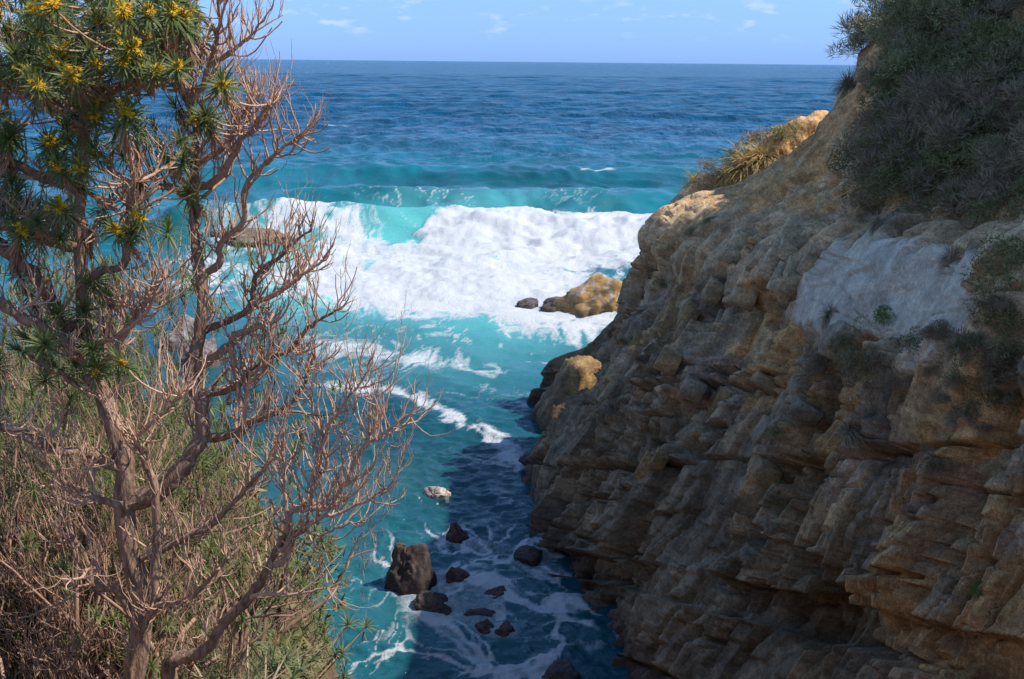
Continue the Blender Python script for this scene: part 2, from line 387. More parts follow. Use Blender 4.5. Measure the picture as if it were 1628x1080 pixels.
# bare pale slab: a smooth bulging sheet of rock
def inpoly(px, py, poly, soft):
    d = np.full(px.shape, 1e9); ins = np.zeros(px.shape, bool)
    n = len(poly)
    for i in range(n):
        x1, y1 = poly[i]; x2, y2 = poly[(i+1) % n]
        ex, ey = x2-x1, y2-y1; t = np.clip(((px-x1)*ex+(py-y1)*ey)/(ex*ex+ey*ey), 0, 1)
        d = np.minimum(d, np.hypot(px-x1-t*ex, py-y1-t*ey))
        cnd = ((y1 > py) != (y2 > py)) & (px < (x2-x1)*(py-y1)/(y2-y1+1e-9)+x1)
        ins ^= cnd
    return ss(-soft, soft, np.where(ins, d, -d))
wpx = px_c + (fbm(YY*1.2, Z*1.2, o=4, s=201)-.5)*55; wpy = py_c + (fbm(YY*1.2, Z*1.2, o=4, s=202)-.5)*50
slab = inpoly(wpx, wpy, [(1262,520),(1285,450),(1318,405),(1380,380),(1450,388),(1540,415),(1590,430),(1560,500),(1520,560),(1492,590),(1470,560),(1400,540),(1310,535)], 16)
ridge = np.abs(((px_c*.006 + py_c*.0085 + (fbm(YY*.8, Z*.8, o=3, s=211)-.5)*.8) % 1) - .5)
cS, eS, _t, _f = cells((px_c+.75*py_c)/100 + warp2*.3, (py_c-.45*px_c)/100 + warp1*.3, .62, .36, 213)
ua = px_c+.75*py_c; ub = py_c-.45*px_c
crk = 1-np.abs(2*fbm(ua*.0045, ub*.016, o=3, s=214)-1); crk2 = 1-np.abs(2*fbm(ub*.006, ua*.02, o=3, s=215)-1)
step = (px_c*.0050 + py_c*.0075 + (fbm(YY*.5, Z*.5, o=3, s=212)-.5)*.7) % 1
D = D*(1-slab) + slab*(.26 + .12*fbm(YY*.5, Z*.5, o=2, s=221) - .09*ss(.965, .99, crk) + .05*fine + .14*f1 + .10*f2)
X2 = X + nrm[..., 0]*D; Y2 = YY + nrm[..., 1]*D; Z2 = Z + nrm[..., 2]*D

# stone colours (albedo)
def c_(*a): return np.array(a)[None, None, :]
tone = fbm(YY*.35, Z*.35, o=4, s=231); tone2 = fbm(qy*.6, bz*2.2, o=4, s=241); rust = fbm(qy*.45, bz*.25, o=4, s=251)
def mixc(a, b, t): return a*(1-t[..., None]) + b*t[..., None]
grey = c_(.185, .155, .120); brown = c_(.28, .20, .12); orange = c_(.38, .225, .095); tan = c_(.40, .30, .20); pale = c_(.385, .36, .335)
dark = c_(.085, .075, .07); purp = c_(.20, .16, .14); earthc = c_(.40, .245, .12); red = c_(.105, .06, .05)
col = mixc(brown + 0*X[..., None], grey, ss(.38, .62, tone))
col = mixc(col, orange, ss(.5, .66, rust)*ss(4, 8, Z)*.6)
col = mixc(col, purp, ss(.56, .68, fbm(qy*.5, bz*.9, o=3, s=261))*.7)
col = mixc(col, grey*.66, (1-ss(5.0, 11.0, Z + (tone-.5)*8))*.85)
col = col * (.72 + .56*c2)[..., None] * (.85+.3*c3)[..., None] * (.8+.4*tone2)[..., None]
col = mixc(col, tan*(.8+.4*bt[..., None]), sand*ss(.3, .55, tone2+.12)*.9)
col = mixc(col, earthc*(.75+.5*fbm(YY*1.5, Z*3, o=3, s=265))[..., None], ss(5.5, 6.1, PI_+(tone2-.5)))
col = mixc(col, tan, earth*ss(.5, .62, fbm(YY*.8, Z*1.1, o=3, s=266))*.6)
col = mixc(col, c_(.13, .10, .06), ss(8.3, 9, PI_))
col = mixc(col, pale*(.85+.3*fbm(YY*2, Z*2, o=3, s=271))[..., None], slab)
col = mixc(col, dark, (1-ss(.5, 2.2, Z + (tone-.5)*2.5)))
col = col*1.5*c_(1.09,.97,.79)
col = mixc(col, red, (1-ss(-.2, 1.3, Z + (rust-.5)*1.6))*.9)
Vc = np.stack([X2, Y2, Z2], -1).reshape(-1, 3)
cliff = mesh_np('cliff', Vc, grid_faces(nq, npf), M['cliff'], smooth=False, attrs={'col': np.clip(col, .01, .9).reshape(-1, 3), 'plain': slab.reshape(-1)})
cliff['kind'] = 'structure'
cpx, cpy, cdep = proj(Vc)
cvis = (cdep > 2)
cN = grid_normal(X2, Y2, Z2).reshape(-1, 3)
if cN[:, 0].mean() > 0: cN = -cN
def on_cliff(px, py, mind=2):
    d = (cpx-px)**2 + (cpy-py)**2
    k = np.where((d < 49) & (cdep > mind))[0]
    if len(k) == 0: k = np.where(cvis)[0]; k = k[[np.argmin(d[k])]]
    j = k[np.argmin(cdep[k])]
    return Vc[j].copy(), cN[j].copy()

blk = random.Random(5)
def block_mesh(seed):
    import bmesh
    rr = np.random.default_rng(seed); bm = bmesh.new(); bmesh.ops.create_cube(bm, size=1)
    bmesh.ops.bevel(bm, geom=bm.edges[:], offset=.05, segments=1, affect='EDGES')
    bmesh.ops.triangulate(bm, faces=bm.faces[:])
    V = np.array([v.co[:] for v in bm.verts]); F = np.array([[v.index for v in f.verts] for f in bm.faces]); bm.free()
    sh = rr.normal(0, .07, (8, 3)); key = ((V > 0) @ np.array([1, 2, 4])).astype(int)
    return V + sh[key], F.astype(np.int32)
BLK = [block_mesh(i) for i in range(8)]
def add_block(px, py, w_, h_, colr):
    p, n = on_cliff(px, py)
    i_ = int(np.argmin(np.abs(Yq-p[1])))
    V, F = BLK[blk.randrange(8)]
    up_ = np.array([.45, 0, .9]); up_ /= np.linalg.norm(up_); al = np.array([0, 1, -.46]); al -= up_*(al@up_); al /= np.linalg.norm(al); o_ = np.cross(al, up_)
    dp_ = min(w_, 1.0)*.8; P = V[:, :1]*al*w_ + V[:, 1:2]*o_*dp_ + V[:, 2:]*up_*h_
    c = p + o_*(dp_/2 - blk.uniform(.02, .16))
    ob = mesh_np('rock_block', P, F, M['cliff'], cliff, smooth=False, attrs={'col': np.repeat(np.array([colr]), len(P), 0)*blk.uniform(.75, 1.25)}, loc=c)
for q in range(34):
    if q < 0: x, y = blk.uniform(1330, 1640), blk.uniform(650, 1060)
    elif q < 16: x, y = blk.uniform(1000, 1330), blk.uniform(480, 760)
    else: x, y = blk.uniform(1100, 1280), blk.uniform(350, 460)
    cc = (.48, .36, .21) if q >= 16 else ((.38, .25, .12) if blk.random() < .5 else (.28, .21, .135))
    add_block(x, y, blk.uniform(.45, 1.3), blk.uniform(.4, 1.1), cc)

# ------------------------------------------------------------------ left-hand slope
ly = np.geomspace(1.5, 70, 170); lx = np.concatenate([-np.geomspace(1.0, 70, 150)[::-1]+1.0, np.linspace(.4, 16, 40)])
LX, LY = np.meshgrid(lx, ly)
def left_edge(Y): return np.where(Y < 17, -4.3 + (17-Y)*.16, -4.3-(Y-17)*.33)
def left_height(x, Y):
    e = left_edge(Y) + (fbm(x*.0+Y*.3, Y*.05, o=3, s=301)-.5)*1.2
    top = np.where(Y < 17, 6.6+(17-Y)*.71, 6.6-np.clip(Y-29, 0, 100)*.42)
    inland = np.clip(e - x, 0, 60)
    h = top + .42*np.minimum(inland, 12) + .12*np.clip(inland-12, 0, 60)
    drop = np.clip(x - e, 0, 40)*2.6
    h = np.minimum(h, 17.9) if False else h
    h = h - drop + (fbm(x*.5, Y*.5, o=4, s=311)-.5)*.9
    return np.maximum(h, -2.5)
LZ = left_height(LX, LY)
near = 1-ss(1.5, 4.0, LY); LZ = LZ*(1-near) + near*np.minimum(16.7 + (fbm(LX*.6, LY*.6, o=3, s=315)-.5)*.3 + np.clip(-LX-6, 0, 30)*.25, 30)
hill = mesh_np('hillside', np.stack([LX, LY, LZ], -1).reshape(-1, 3), grid_faces(*LX.shape), M['soil'])
hill['kind'] = 'structure'
def left_z(x, Y): 
    i = np.clip(np.searchsorted(ly, Y), 1, len(ly)-1); j = np.clip(np.searchsorted(lx, x), 1, len(lx)-1)
    return float(LZ[i-1:i+1, j-1:j+1].min())
# headland the photographer stands on
gx = np.linspace(-40, 60, 60); gy = np.linspace(-40, 2.2, 30); GX, GY = np.meshgrid(gx, gy)
GZ = 17.2 + (fbm(GX*.3, GY*.3, o=3, s=321)-.5)*.8 + np.clip(GX-6, 0, 60)*.2 + np.clip(-GX-6, 0, 60)*.2 - .4
g = mesh_np('headland', np.stack([GX, GY, GZ], -1).reshape(-1, 3), grid_faces(*GX.shape), M['soil']); g['kind'] = 'structure'

# ------------------------------------------------------------------ sea
rows = np.concatenate([np.geomspace(10, 26, 24)[:-1], np.geomspace(26, 60, 280)[:-1], np.geomspace(60, 230, 290)[:-1], np.geomspace(230, 1600, 290)[:-1], np.geomspace(1600, 90000, 60)])
cs = np.concatenate([-np.geomspace(.56, 6, 14)[::-1], np.linspace(-.55, .55, 560), np.geomspace(.56, 6, 14)])
SX = rows[:, None]*cs[None, :]; SY = np.repeat(rows[:, None], len(cs), 1)
sp = np.maximum(np.gradient(rows)[:, None], np.gradient(cs)[None, :]*rows[:, None])
H = np.zeros_like(SX)
wx = SX + (fbm(SX*.05, SY*.05, o=2, s=401)-.5)*14; wy = SY + (fbm(SX*.05, SY*.05, o=2, s=402)-.5)*14
cove = .4 + .6*ss(55, 110, SY)
rw = np.random.default_rng(5)
for k in range(64):
    lamb = 0.55*1.085**k * rw.uniform(.9, 1.1)
    th = rw.normal(0, .8 if lamb < 22 else .35) + math.pi/2 + .12
    a = .0125*lamb**.86*(1+.5*math.exp(-((lamb-5)/3)**2))*(1 if lamb < 9 else .6) * rw.uniform(.5, 1.3) * (1 if lamb < 25 else .55)
    ph = rw.uniform(0, 6.28)
    wgt = np.clip((lamb/(sp*2.6)) - .6, 0, 1)
    s_ = np.sin((wx*math.cos(th)+wy*math.sin(th))*2*math.pi/lamb + ph)
    H += a*wgt*(s_ + .35*(s_*s_-.5))*np.where(lamb > 4, 1, .75)
H *= cove * .9 * (1 + .3*ss(180, 400, SY))
chop = fbm(SX*.9+3, SY*1.5, o=4, s=411, g=.55); chop2 = 1-np.abs(2*fbm(SX*.8, SY*1.6, o=3, s=421)-1)
H += (chop-.5)*.34*np.clip(1.2-sp/.4, 0, 1) + (chop2-.8)*.30*np.clip(1.2-sp/.35, 0, 1)*.8
spx, spy, _ = proj(np.stack([SX, SY, SX*0], -1).reshape(-1, 3)); spx = spx.reshape(SX.shape); spy = spy.reshape(SX.shape)
# breakers: (crest Y, height, back width, front width, x range)
def breaker(yc, h, wb, wf, x0, x1, sx, wig):
    c = yc + (fbm(SX*.03, SX*0+yc, o=3, s=int(yc))-.5)*wig
    d = SY - c
    env = ss(x0-sx, x0+sx, SX)*(1-ss(x1-sx, x1+sx, SX))*(.8+.4*vnoise(SX*.06, SX*0, s=int(yc)+1))
    return np.where(d > 0, np.exp(-(d/wb)**2), np.exp(-(np.abs(d)/wf)**1.7))*h*env, c
b1, yc1 = breaker(118, 2.9, 8, 3.4, -42, -8, 3, 4); b1b, _ = breaker(118, 1.7, 8, 6.5, -8, 40, 3, 4); b1 = b1 + b1b
b2, yc2 = breaker(150, 2.1, 9, 5.0, -38, 36, 12, 6)
b3, yc3 = breaker(178, 2.0, 12, 7.5, -80, 90, 30, 8)
b4, yc4 = breaker(250, 1.4, 18, 12, -160, 160, 60, 20)
H += b1 + b2 + b3 + b4
# foam: density fields laid on the water, broken up by swirling noise
def blob(cx, cy, rx, ry, a=1.0, rot=0):
    dx = spx-cx; dy = spy-cy; c, s = math.cos(R(rot)), math.sin(R(rot))
    return a*np.exp(-(((dx*c+dy*s)/rx)**2 + ((-dx*s+dy*c)/ry)**2))
Wx = SX + (fbm(SX*.14, SY*.10, o=3, s=431)-.5)*9 + (fbm(SX*.6, SY*.4, o=2, s=432)-.5)*1.6
Wy = SY + (fbm(SX*.14, SY*.10, o=3, s=433)-.5)*14 + (fbm(SX*.6, SY*.4, o=2, s=434)-.5)*1.6
det = np.clip(1.3-sp/1.2, .25, 1)
vein = 1-np.abs(2*fbm(Wx*.30, Wy*.17, o=5, s=441, g=.62)-1)         # lacy streaks
vein2 = 1-np.abs(2*fbm(Wx*1.0, Wy*.55, o=4, s=442, g=.6)-1)
patch = fbm(Wx*.16, Wy*.09, o=4, s=443, g=.55)
Dn = blob(860, 378, 190, 36, 1.7) + blob(1010, 365, 130, 28, 1.1) + blob(800, 425, 210, 42, 1.25) + blob(900, 480, 120, 45, .9) + blob(560, 445, 120, 50, .62) + blob(680, 470, 150, 40, .6)
Dn += blob(760, 480, 230, 42, .42) + blob(600, 430, 130, 40, .45) + blob(880, 505, 80, 22, .5) + blob(700, 505, 130, 16, .4) + blob(560, 400, 100, 26, .55) + blob(470, 380, 60, 18, .6) + blob(620, 480, 170, 34, .35)
Dn += blob(520, 365, 75, 22, .9) + blob(380, 345, 90, 22, 1.0) + blob(330, 420, 110, 60, .75) + blob(860, 530, 70, 30, .6)
Dn += blob(900, 342, 190, 10, .6) + blob(640, 560, 150, 16, .85, 6) + blob(560, 610, 100, 10, .85, 3) + blob(460, 540, 70, 24, .7) + blob(760, 575, 110, 18, .45)
Dn += blob(780, 690, 66, 18, 1.6, 27) + blob(700, 652, 60, 14, 1.0, 30) + blob(815, 733, 48, 17, 1.5, 25) + blob(650, 622, 70, 13, .75, 20) + blob(760, 590, 100, 16, .35)
Dn += blob(820, 470, 170, 40, .5) + blob(470, 470, 120, 50, .4)
Dn -= blob(655, 372, 56, 22, 1.5) + blob(720, 520, 110, 18, .45)
bore = ss(682, 715, spx + (fbm(SY*.45, SX*.45, o=3, s=451)-.5)*60 - (SY-yc1)*3)*(1-ss(1070, 1120, spx))*np.exp(-((SY-yc1+3.0)/np.where(SY > yc1-3, 3.6, 9.0))**2)
Dn += bore*2.2
near_f = ss(760, 860, spy)
lace = near_f*(blob(760, 960, 170, 120, .62) + blob(620, 960, 130, 60, .2) + blob(870, 960, 60, 160, .5) + blob(720, 1060, 180, 50, .6) + blob(690, 900, 110, 50, .4) + blob(690, 990, 110, 26, .4, -18) + blob(480, 1050, 36, 60, 1.2) + blob(800, 872, 60, 12, .55))
tx = .40*(vein-vein.mean())/vein.std() + .40*(vein2-vein2.mean())/vein2.std()*det + .55*(patch-patch.mean())/patch.std()
foam = ss(-.25, 1.0, Dn*1.22 - .95 + .62*tx)*ss(.06, .3, Dn)
for rx_, ry_, rw_ in ((655, 940, 86), (686, 974, 66), (727, 932, 44), (725, 864, 46), (790, 955, 38), (772, 1010, 42), (804, 1018, 42), (762, 984, 50), (697, 792, 40), (845, 893, 60), (885, 920, 40), (912, 975, 40), (950, 1040, 50)):
    lace = lace + blob(rx_, ry_, rw_*.8, rw_*.34, .75)
v3 = 1-np.abs(2*fbm(Wx*.62, Wy*.5, o=3, s=444, g=.45)-1); v4 = 1-np.abs(2*fbm(Wx*1.5+4, Wy*1.1, o=2, s=445)-1)
lc = np.clip(lace, 0, 1)
foam = np.maximum(foam, np.clip(.85*ss(.90, .985, v3 + .05*lc)*ss(.12, .5, lc) + .65*ss(.88, .99, v4)*ss(.15, .6, lc)*ss(.55, .85, v3) + .5*ss(.85, 1.4, lace + (patch-.5)*2), 0, 1))
streak = blob(560, 440, 240, 90, .9) + blob(760, 560, 200, 60, .8) + blob(690, 315, 90, 13, 1.0) + blob(920, 312, 60, 14, .7)
foam = np.maximum(foam, .75*ss(.86, .98, vein*.6+vein2*.4)*np.clip(streak, 0, 1))
# thin open-water caps
cap = ss(.80, .88, fbm(SX*.035, SY*.012, o=5, s=461, g=.6))*ss(150, 260, SY)
foam = np.maximum(foam, cap*.6)
foam = np.maximum(foam, ss(.5, .7, (fbm(SX*.3, SY*.4, o=4, s=471)))*np.exp(-((SY-yc3)/1.0)**2)*ss(.52, .62, vnoise(SX*.05, SX*0, s=472))*.95)
foam *= (SY < 1500)
H += bore*(1.0*fbm(SX*.5, SY*.5, o=4, s=481)) + foam*(fbm(SX*1.2, SY*1.2, o=4, s=482)-.35)*.45*ss(60, 100, SY)*np.clip(1.4-sp/1.0, .2, 1)
# water body colour: deep blue offshore, teal over the shallow cove, milky turquoise in the surf
deep = np.array([.001, .064, .135]); teal = np.array([.004, .12, .15]); turq = np.array([.11, .44, .43]); covec = np.array([.009, .088, .115])
t_off = ss(120, 320, SY)[..., None]
wc = teal*(1-t_off) + deep*t_off
mid = ss(70, 100, SY)[..., None]; wc = covec*(1-mid) + wc*mid
sand_p = (fbm(SX*.09, SY*.06, o=4, s=491)-.5)[..., None]
wc = wc*(1 + 1.1*sand_p)
aer = np.clip(blob(600, 430, 160, 60, .6) + blob(700, 440, 260, 70, .8) + blob(820, 500, 160, 50, .6) + blob(650, 365, 70, 26, .45) + blob(800, 322, 190, 14, .5) + blob(680, 575, 200, 40, .25)+blob(430, 440, 120, 80, .5), 0, 1)
aer = aer*ss(.25, .65, fbm(Wx*.1, Wy*.06, o=4, s=495) + aer*.25)
wc = wc*(1-aer[..., None]) + turq*aer[..., None]
aer2 = np.clip(.35*blob(600, 760, 90, 40) + .4*blob(480, 860, 90, 90) + .3*blob(700, 960, 160, 90), 0, 1)[..., None]
wc = wc*(1-aer2) + np.array([.05, .17, .17])*aer2

def sea_mat():
    mt, n, b = mat('sea_water')
    ac = node(n, 'ShaderNodeAttribute', attribute_name='wcol'); af = node(n, 'ShaderNodeAttribute', attribute_name='foam')
    g = node(n, 'ShaderNodeNewGeometry')
    def nse(scale, stretch, det=4.0, rough=.6):
        mpn = node(n, 'ShaderNodeMapping'); mpn.inputs['Scale'].default_value = stretch
        n.links.new(g.outputs['Position'], mpn.inputs['Vector'])
        q = node(n, 'ShaderNodeTexNoise', Scale=scale, Detail=det, Roughness=rough); n.links.new(mpn.outputs[0], q.inputs['Vector'])
        return q
    a1 = nse(2.6, (1, 1.5, 1)); a2 = nse(.8, (.55, 1.25, 1), 5.0); a3 = nse(.30, (1.2, .42, 1), 4.0, .7); a4 = nse(.06, (1.3, .35, 1), 5.0, .7)
    bp1 = node(n, 'ShaderNodeBump', Strength=.55, Distance=.12); n.links.new(a1.outputs['Fac'], bp1.inputs['Height'])
    bp2 = node(n, 'ShaderNodeBump', Strength=.45, Distance=.35); n.links.new(a2.outputs['Fac'], bp2.inputs['Height']); n.links.new(bp1.outputs[0], bp2.inputs['Normal'])
    bp3 = node(n, 'ShaderNodeBump', Strength=.8, Distance=2.2); n.links.new(a3.outputs['Fac'], bp3.inputs['Height']); n.links.new(bp2.outputs[0], bp3.inputs['Normal'])
    bp4 = node(n, 'ShaderNodeBump', Strength=.7, Distance=6.0); n.links.new(a4.outputs['Fac'], bp4.inputs['Height']); n.links.new(bp3.outputs[0], bp4.inputs['Normal'])
    n.links.new(bp4.outputs[0], b.inputs['Normal'])
    far = node(n, 'ShaderNodeAttribute', attribute_name='farness')
    for bp_, st_ in ((bp3, 1.0), (bp4, .9)):
        mf = node(n, 'ShaderNodeMath', operation='MULTIPLY'); mf.inputs[1].default_value = st_; n.links.new(far.outputs['Fac'], mf.inputs[0]); n.links.new(mf.outputs[0], bp_.inputs['Strength'])
    asp = node(n, 'ShaderNodeAttribute', attribute_name='gloss'); n.links.new(asp.outputs['Fac'], b.inputs['Specular IOR Level'])
    n.links.new(ac.outputs['Color'], b.inputs['Base Color'])
    b.inputs['Roughness'].default_value = .16; b.inputs['IOR'].default_value = 1.33; b.inputs['Specular IOR Level'].default_value = .2
    fo = node(n, 'ShaderNodeBsdfDiffuse'); fo.inputs['Color'].default_value = (.58, .595, .61, 1)
    fn = nse(4.5, (1, .8, 1), 7.0, .75)
    fb = node(n, 'ShaderNodeBump', Strength=.6, Distance=.35); n.links.new(fn.outputs['Fac'], fb.inputs['Height']); n.links.new(fb.outputs[0], fo.inputs['Normal'])
    # ragged foam edges
    md = node(n, 'ShaderNodeMath', operation='SUBTRACT'); md.inputs[1].default_value = .5; n.links.new(fn.outputs['Fac'], md.inputs[0])
    mq = node(n, 'ShaderNodeMath', operation='MULTIPLY_ADD'); mq.inputs[1].default_value = 1.6
    n.links.new(md.outputs[0], mq.inputs[0]); n.links.new(af.outputs['Fac'], mq.inputs[2])
    mr = node(n, 'ShaderNodeMapRange'); mr.inputs['From Min'].default_value = .08; mr.inputs['From Max'].default_value = .95
    n.links.new(mq.outputs[0], mr.inputs['Value'])
    gate = node(n, 'ShaderNodeMapRange'); gate.inputs['From Min'].default_value = .02; gate.inputs['From Max'].default_value = .2
    n.links.new(af.outputs['Fac'], gate.inputs['Value'])
    mg = node(n, 'ShaderNodeMath', operation='MULTIPLY'); n.links.new(mr.outputs[0], mg.inputs[0]); n.links.new(gate.outputs[0], mg.inputs[1])
    ms = node(n, 'ShaderNodeMixShader'); n.links.new(mg.outputs[0], ms.inputs[0]); n.links.new(b.outputs[0], ms.inputs[1]); n.links.new(fo.outputs[0], ms.inputs[2])
    n.links.new(ms.outputs[0], n.nodes['Material Output'].inputs['Surface'])
    return mt
M['sea'] = sea_mat()
sea = mesh_np('sea', np.stack([SX, SY, H], -1).reshape(-1, 3), grid_faces(*SX.shape), M['sea'],
              attrs={'wcol': np.clip(wc, .001, 1).reshape(-1, 3), 'foam': foam.reshape(-1), 'gloss': (.55-.53*ss(50, 420, SY)).reshape(-1), 'farness': ss(130, 330, SY).reshape(-1)})
sea['kind'] = 'structure'

# ------------------------------------------------------------------ rocks in the water
def rock_thing(name, label, px, py, w_px, h_px, depth_f=.8, seed=1, color=((.10, .075, .06), (.05, .04, .035)), planes=16, lean=0, flat=False, group=None, sub=5, sink=.35, Y=None, vein_col=None):
    p = onwater(px, py) if Y is None else at(px, py, Y)
    dist = np.linalg.norm(p - CAM)
    W = w_px/1583*dist/2; Hh = h_px/1583*dist*1.12
    rr = np.random.default_rng(seed)
    import bmesh
    bm = bmesh.new(); bmesh.ops.create_icosphere(bm, subdivisions=sub, radius=1)
    V = np.array([v.co[:] for v in bm.verts]); F = np.array([[v.index for v in f.verts] for f in bm.faces]); bm.free()
    n = rr.normal(size=(planes, 3)); n[:, 2] = np.abs(n[:, 2])*.9 - .1; n /= np.linalg.norm(n, axis=1)[:, None]
    d = rr.uniform(.62, 1.0, planes)
    dots = V @ n.T
    rad = np.min(np.where(dots > .12, d/np.maximum(dots, .12), 1.35), axis=1)
    rad = np.minimum(rad, 1.25)
    rad = rad*(1 + .42*(fbm(V[:, 0]*2.2+seed, V[:, 1]*2.2, V[:, 2]*2.2, o=4, s=seed)-.5)*2*.6)
    bed = V[:, 2]*6 + V[:, 0]*1.2
    rad = rad + .035*(hsh(np.floor(bed+fbm(V[:, 0]*3, V[:, 1]*3, V[:, 2]*3, o=2, s=seed+3)*2), V[:, 0]*0, V[:, 0]*0, seed)-.5)
    rad = rad + .15*(fbm(V[:, 0]*7, V[:, 1]*8, V[:, 2]*8, o=3, s=seed+9)-.5)
    P = V*rad[:, None]
    zt = P[:, 2].max(); P[:, 2] = P[:, 2]/zt
    P[:, 0] += lean*P[:, 2]
    P = P*np.array([W, W*depth_f, Hh])
    P[:, 2] = np.where(P[:, 2] < 0, P[:, 2]*.8 - sink, P[:, 2] + .18); P[:, 2] *= 1.0
    t = fbm(V[:, 0]*3, V[:, 1]*3, V[:, 2]*3, o=3, s=seed+4)
    a, b = np.array(color[0]), np.array(color[1])
    colr = a*(1-ss(.35, .65, t))[:, None] + b*ss(.35, .65, t)[:, None]
    if vein_col is not None:      # pale mineral veins
        vv = 1-np.abs(2*fbm(V[:, 0]*2.0, V[:, 1]*2.0, V[:, 2]*1.0, o=4, s=seed+5)-1)
        k = ss(.93, .98, vv)[:, None]; colr = colr*(1-k)+np.array(vein_col)*k
    wet = (1-ss(.0, .35*Hh+.1, P[:, 2]))[:, None]
    colr = colr*(1-.5*wet)
    o = mesh_np(name, P, F.astype(np.int32), M['rock'], attrs={'col': colr}, loc=(p[0], p[1], p[2] if Y is not None else 0), smooth=True)
    tag(o, label, 'rock', group)
    return o
DK = ((.085, .055, .045), (.05, .038, .034)); RD = ((.12, .06, .05), (.07, .04, .035)); GD = ((.46, .26, .09), (.30, .18, .085))
rock_thing('sea_stack', 'tall dark pointed rock, biggest of those standing in the near water', 655, 935, 86, 66, .9, 3, DK, 14, -.12)
rock_thing('rock', 'low dark rock leaning against the foot of the tall pointed rock', 686, 972, 66, 24, .8, 5, DK, 12)
rock_thing('rock', 'small dark shoulder of rock left of the tall pointed rock', 628, 938, 40, 26, .8, 6, DK, 12)
rock_thing('rock', 'round reddish brown rock just right of the tall pointed rock', 727, 930, 40, 22, .9, 8, RD, 14)
rock_thing('rock', 'angular reddish brown rock behind the round one, farthest of the near cluster', 725, 862, 44, 24, .8, 11, RD, 10)
rock_thing('rock', 'small half sunk rock between round rock and cliff foot', 790, 952, 36, 10, .9, 13, RD, 12)
rock_thing('rock', 'flat wet rock in swirling foam, left of a pair', 772, 1008, 40, 13, .9, 15, RD, 12)
rock_thing('rock', 'flat wet rock in swirling foam, right of a pair', 804, 1016, 38, 15, .9, 17, RD, 12)
rock_thing('rock', 'thin dark ledge of rock awash behind the flat pair', 762, 982, 56, 7, .5, 18, DK, 12)
rock_thing('rock', 'small pale sunlit rock with foam alone in the teal water', 697, 790, 46, 11, .7, 21, ((.52, .42, .36), (.42, .33, .28)), 12)
rock_thing('rock', 'dark wet rock at the cliff foot, cut by the lower frame edge', 890, 1085, 60, 24, .9, 23, DK, 12)
rock_thing('rock', 'dark wet rock awash at the cliff foot behind a foam patch', 842, 890, 54, 12, .8, 25, DK, 12)
rock_thing('rock', 'tiny dark rock tip left of the tall pointed rock', 637, 876, 26, 8, .8, 27, RD, 12)
rock_thing('sea_rock', 'sunlit orange brown rock with white veins standing in the white surf', 940, 494, 124, 52, .8, 31, GD, 18, .35, vein_col=(.42, .36, .30))
rock_thing('sea_rock', 'jagged low foot of dark rock in front of the sunlit veined rock', 905, 492, 70, 16, .7, 33, ((.14, .10, .08), (.08, .06, .05)), 14)
rock_thing('sea_rock', 'flat dark rock awash in white foam left of the veined rock', 838, 487, 46, 8, .7, 35, ((.12, .10, .10), (.07, .06, .06)), 14)
rock_thing('reef', 'long low brown reef in the surf behind the bare branches', 405, 388, 150, 17, .6, 37, ((.22, .15, .09), (.12, .09, .07)), 20)
rock_thing('reef', 'small dark reef tip awash at the right end of the long reef', 455, 392, 60, 10, .5, 39, ((.14, .10, .09), (.09, .07, .06)), 16)
rock_thing('sea_rock', 'grey upright rock seen through branches beside the second trunk', 290, 548, 70, 40, .8, 41, ((.26, .23, .22), (.18, .16, .155)), 16)
rock_thing('sea_rock', 'low grey rock beneath the upright grey rock behind branches', 325, 575, 70, 30, .8, 43, ((.24, .20, .19), (.17, .14, .14)), 16)
rock_thing('outcrop', 'rugged brown outcrop catching sunlight at the cliff point', 905, 668, 150, 96, .8, 47, ((.34, .21, .09), (.19, .125, .07)), 24, .30, sink=1.0)

# ------------------------------------------------------------------ plant pieces
def unit(v): v = np.asarray(v, float); return v/(np.linalg.norm(v)+1e-9)
def leaf_strip(mb, base, d, up, length, width, droop, nseg=3):
    d = unit(d); side = unit(np.cross(d, up)+1e-6); pts = []; p = np.array(base, float); dd = d.copy()
    for i in range(nseg+1):
        t = i/nseg; wd = width*(.45+.55*math.sin(math.pi*min(1, .15+.75*t)))*(1 if i < nseg else .15)
        pts += [p-side*wd/2, p+side*wd/2]
        dd = unit(dd + np.array([0, 0, -droop/nseg])); p = p + dd*length/nseg
    F = [[2*i, 2*i+1, 2*i+3, 2*i+2] for i in range(nseg)]
    mb.add(pts, F)
def rosette_mesh(seed, n=46, L=.15, W=.013):
    rr = random.Random(seed); mb = MB()
    for i in range(n):
        t = i/n; az = i*2.399+rr.uniform(-.3, .3); el = R(80-95*t+rr.uniform(-8, 8))
        d = (math.cos(az)*math.cos(el), math.sin(az)*math.cos(el), math.sin(el))
        leaf_strip(mb, (0, 0, .05*(1-t)), d, (0, 0, 1.01), L*rr.uniform(.75, 1.15), W, .5+.5*t)
    return mb.mesh('leaf_rosette', M['leaf'])
def skirt_mesh(seed, n=34, L=.15):
    rr = random.Random(seed); mb = MB()
    for i in range(n):
        az = i*2.399; el = R(rr.uniform(-75, -20)); z = rr.uniform(-.16, 0)
        d = (math.cos(az)*math.cos(el), math.sin(az)*math.cos(el), math.sin(el))
        leaf_strip(mb, (0, 0, z), d, (0, 0, 1.01), L*rr.uniform(.6, 1.1), .011, 1.0)
    return mb.mesh('dead_leaf_skirt', M['deadleaf'])
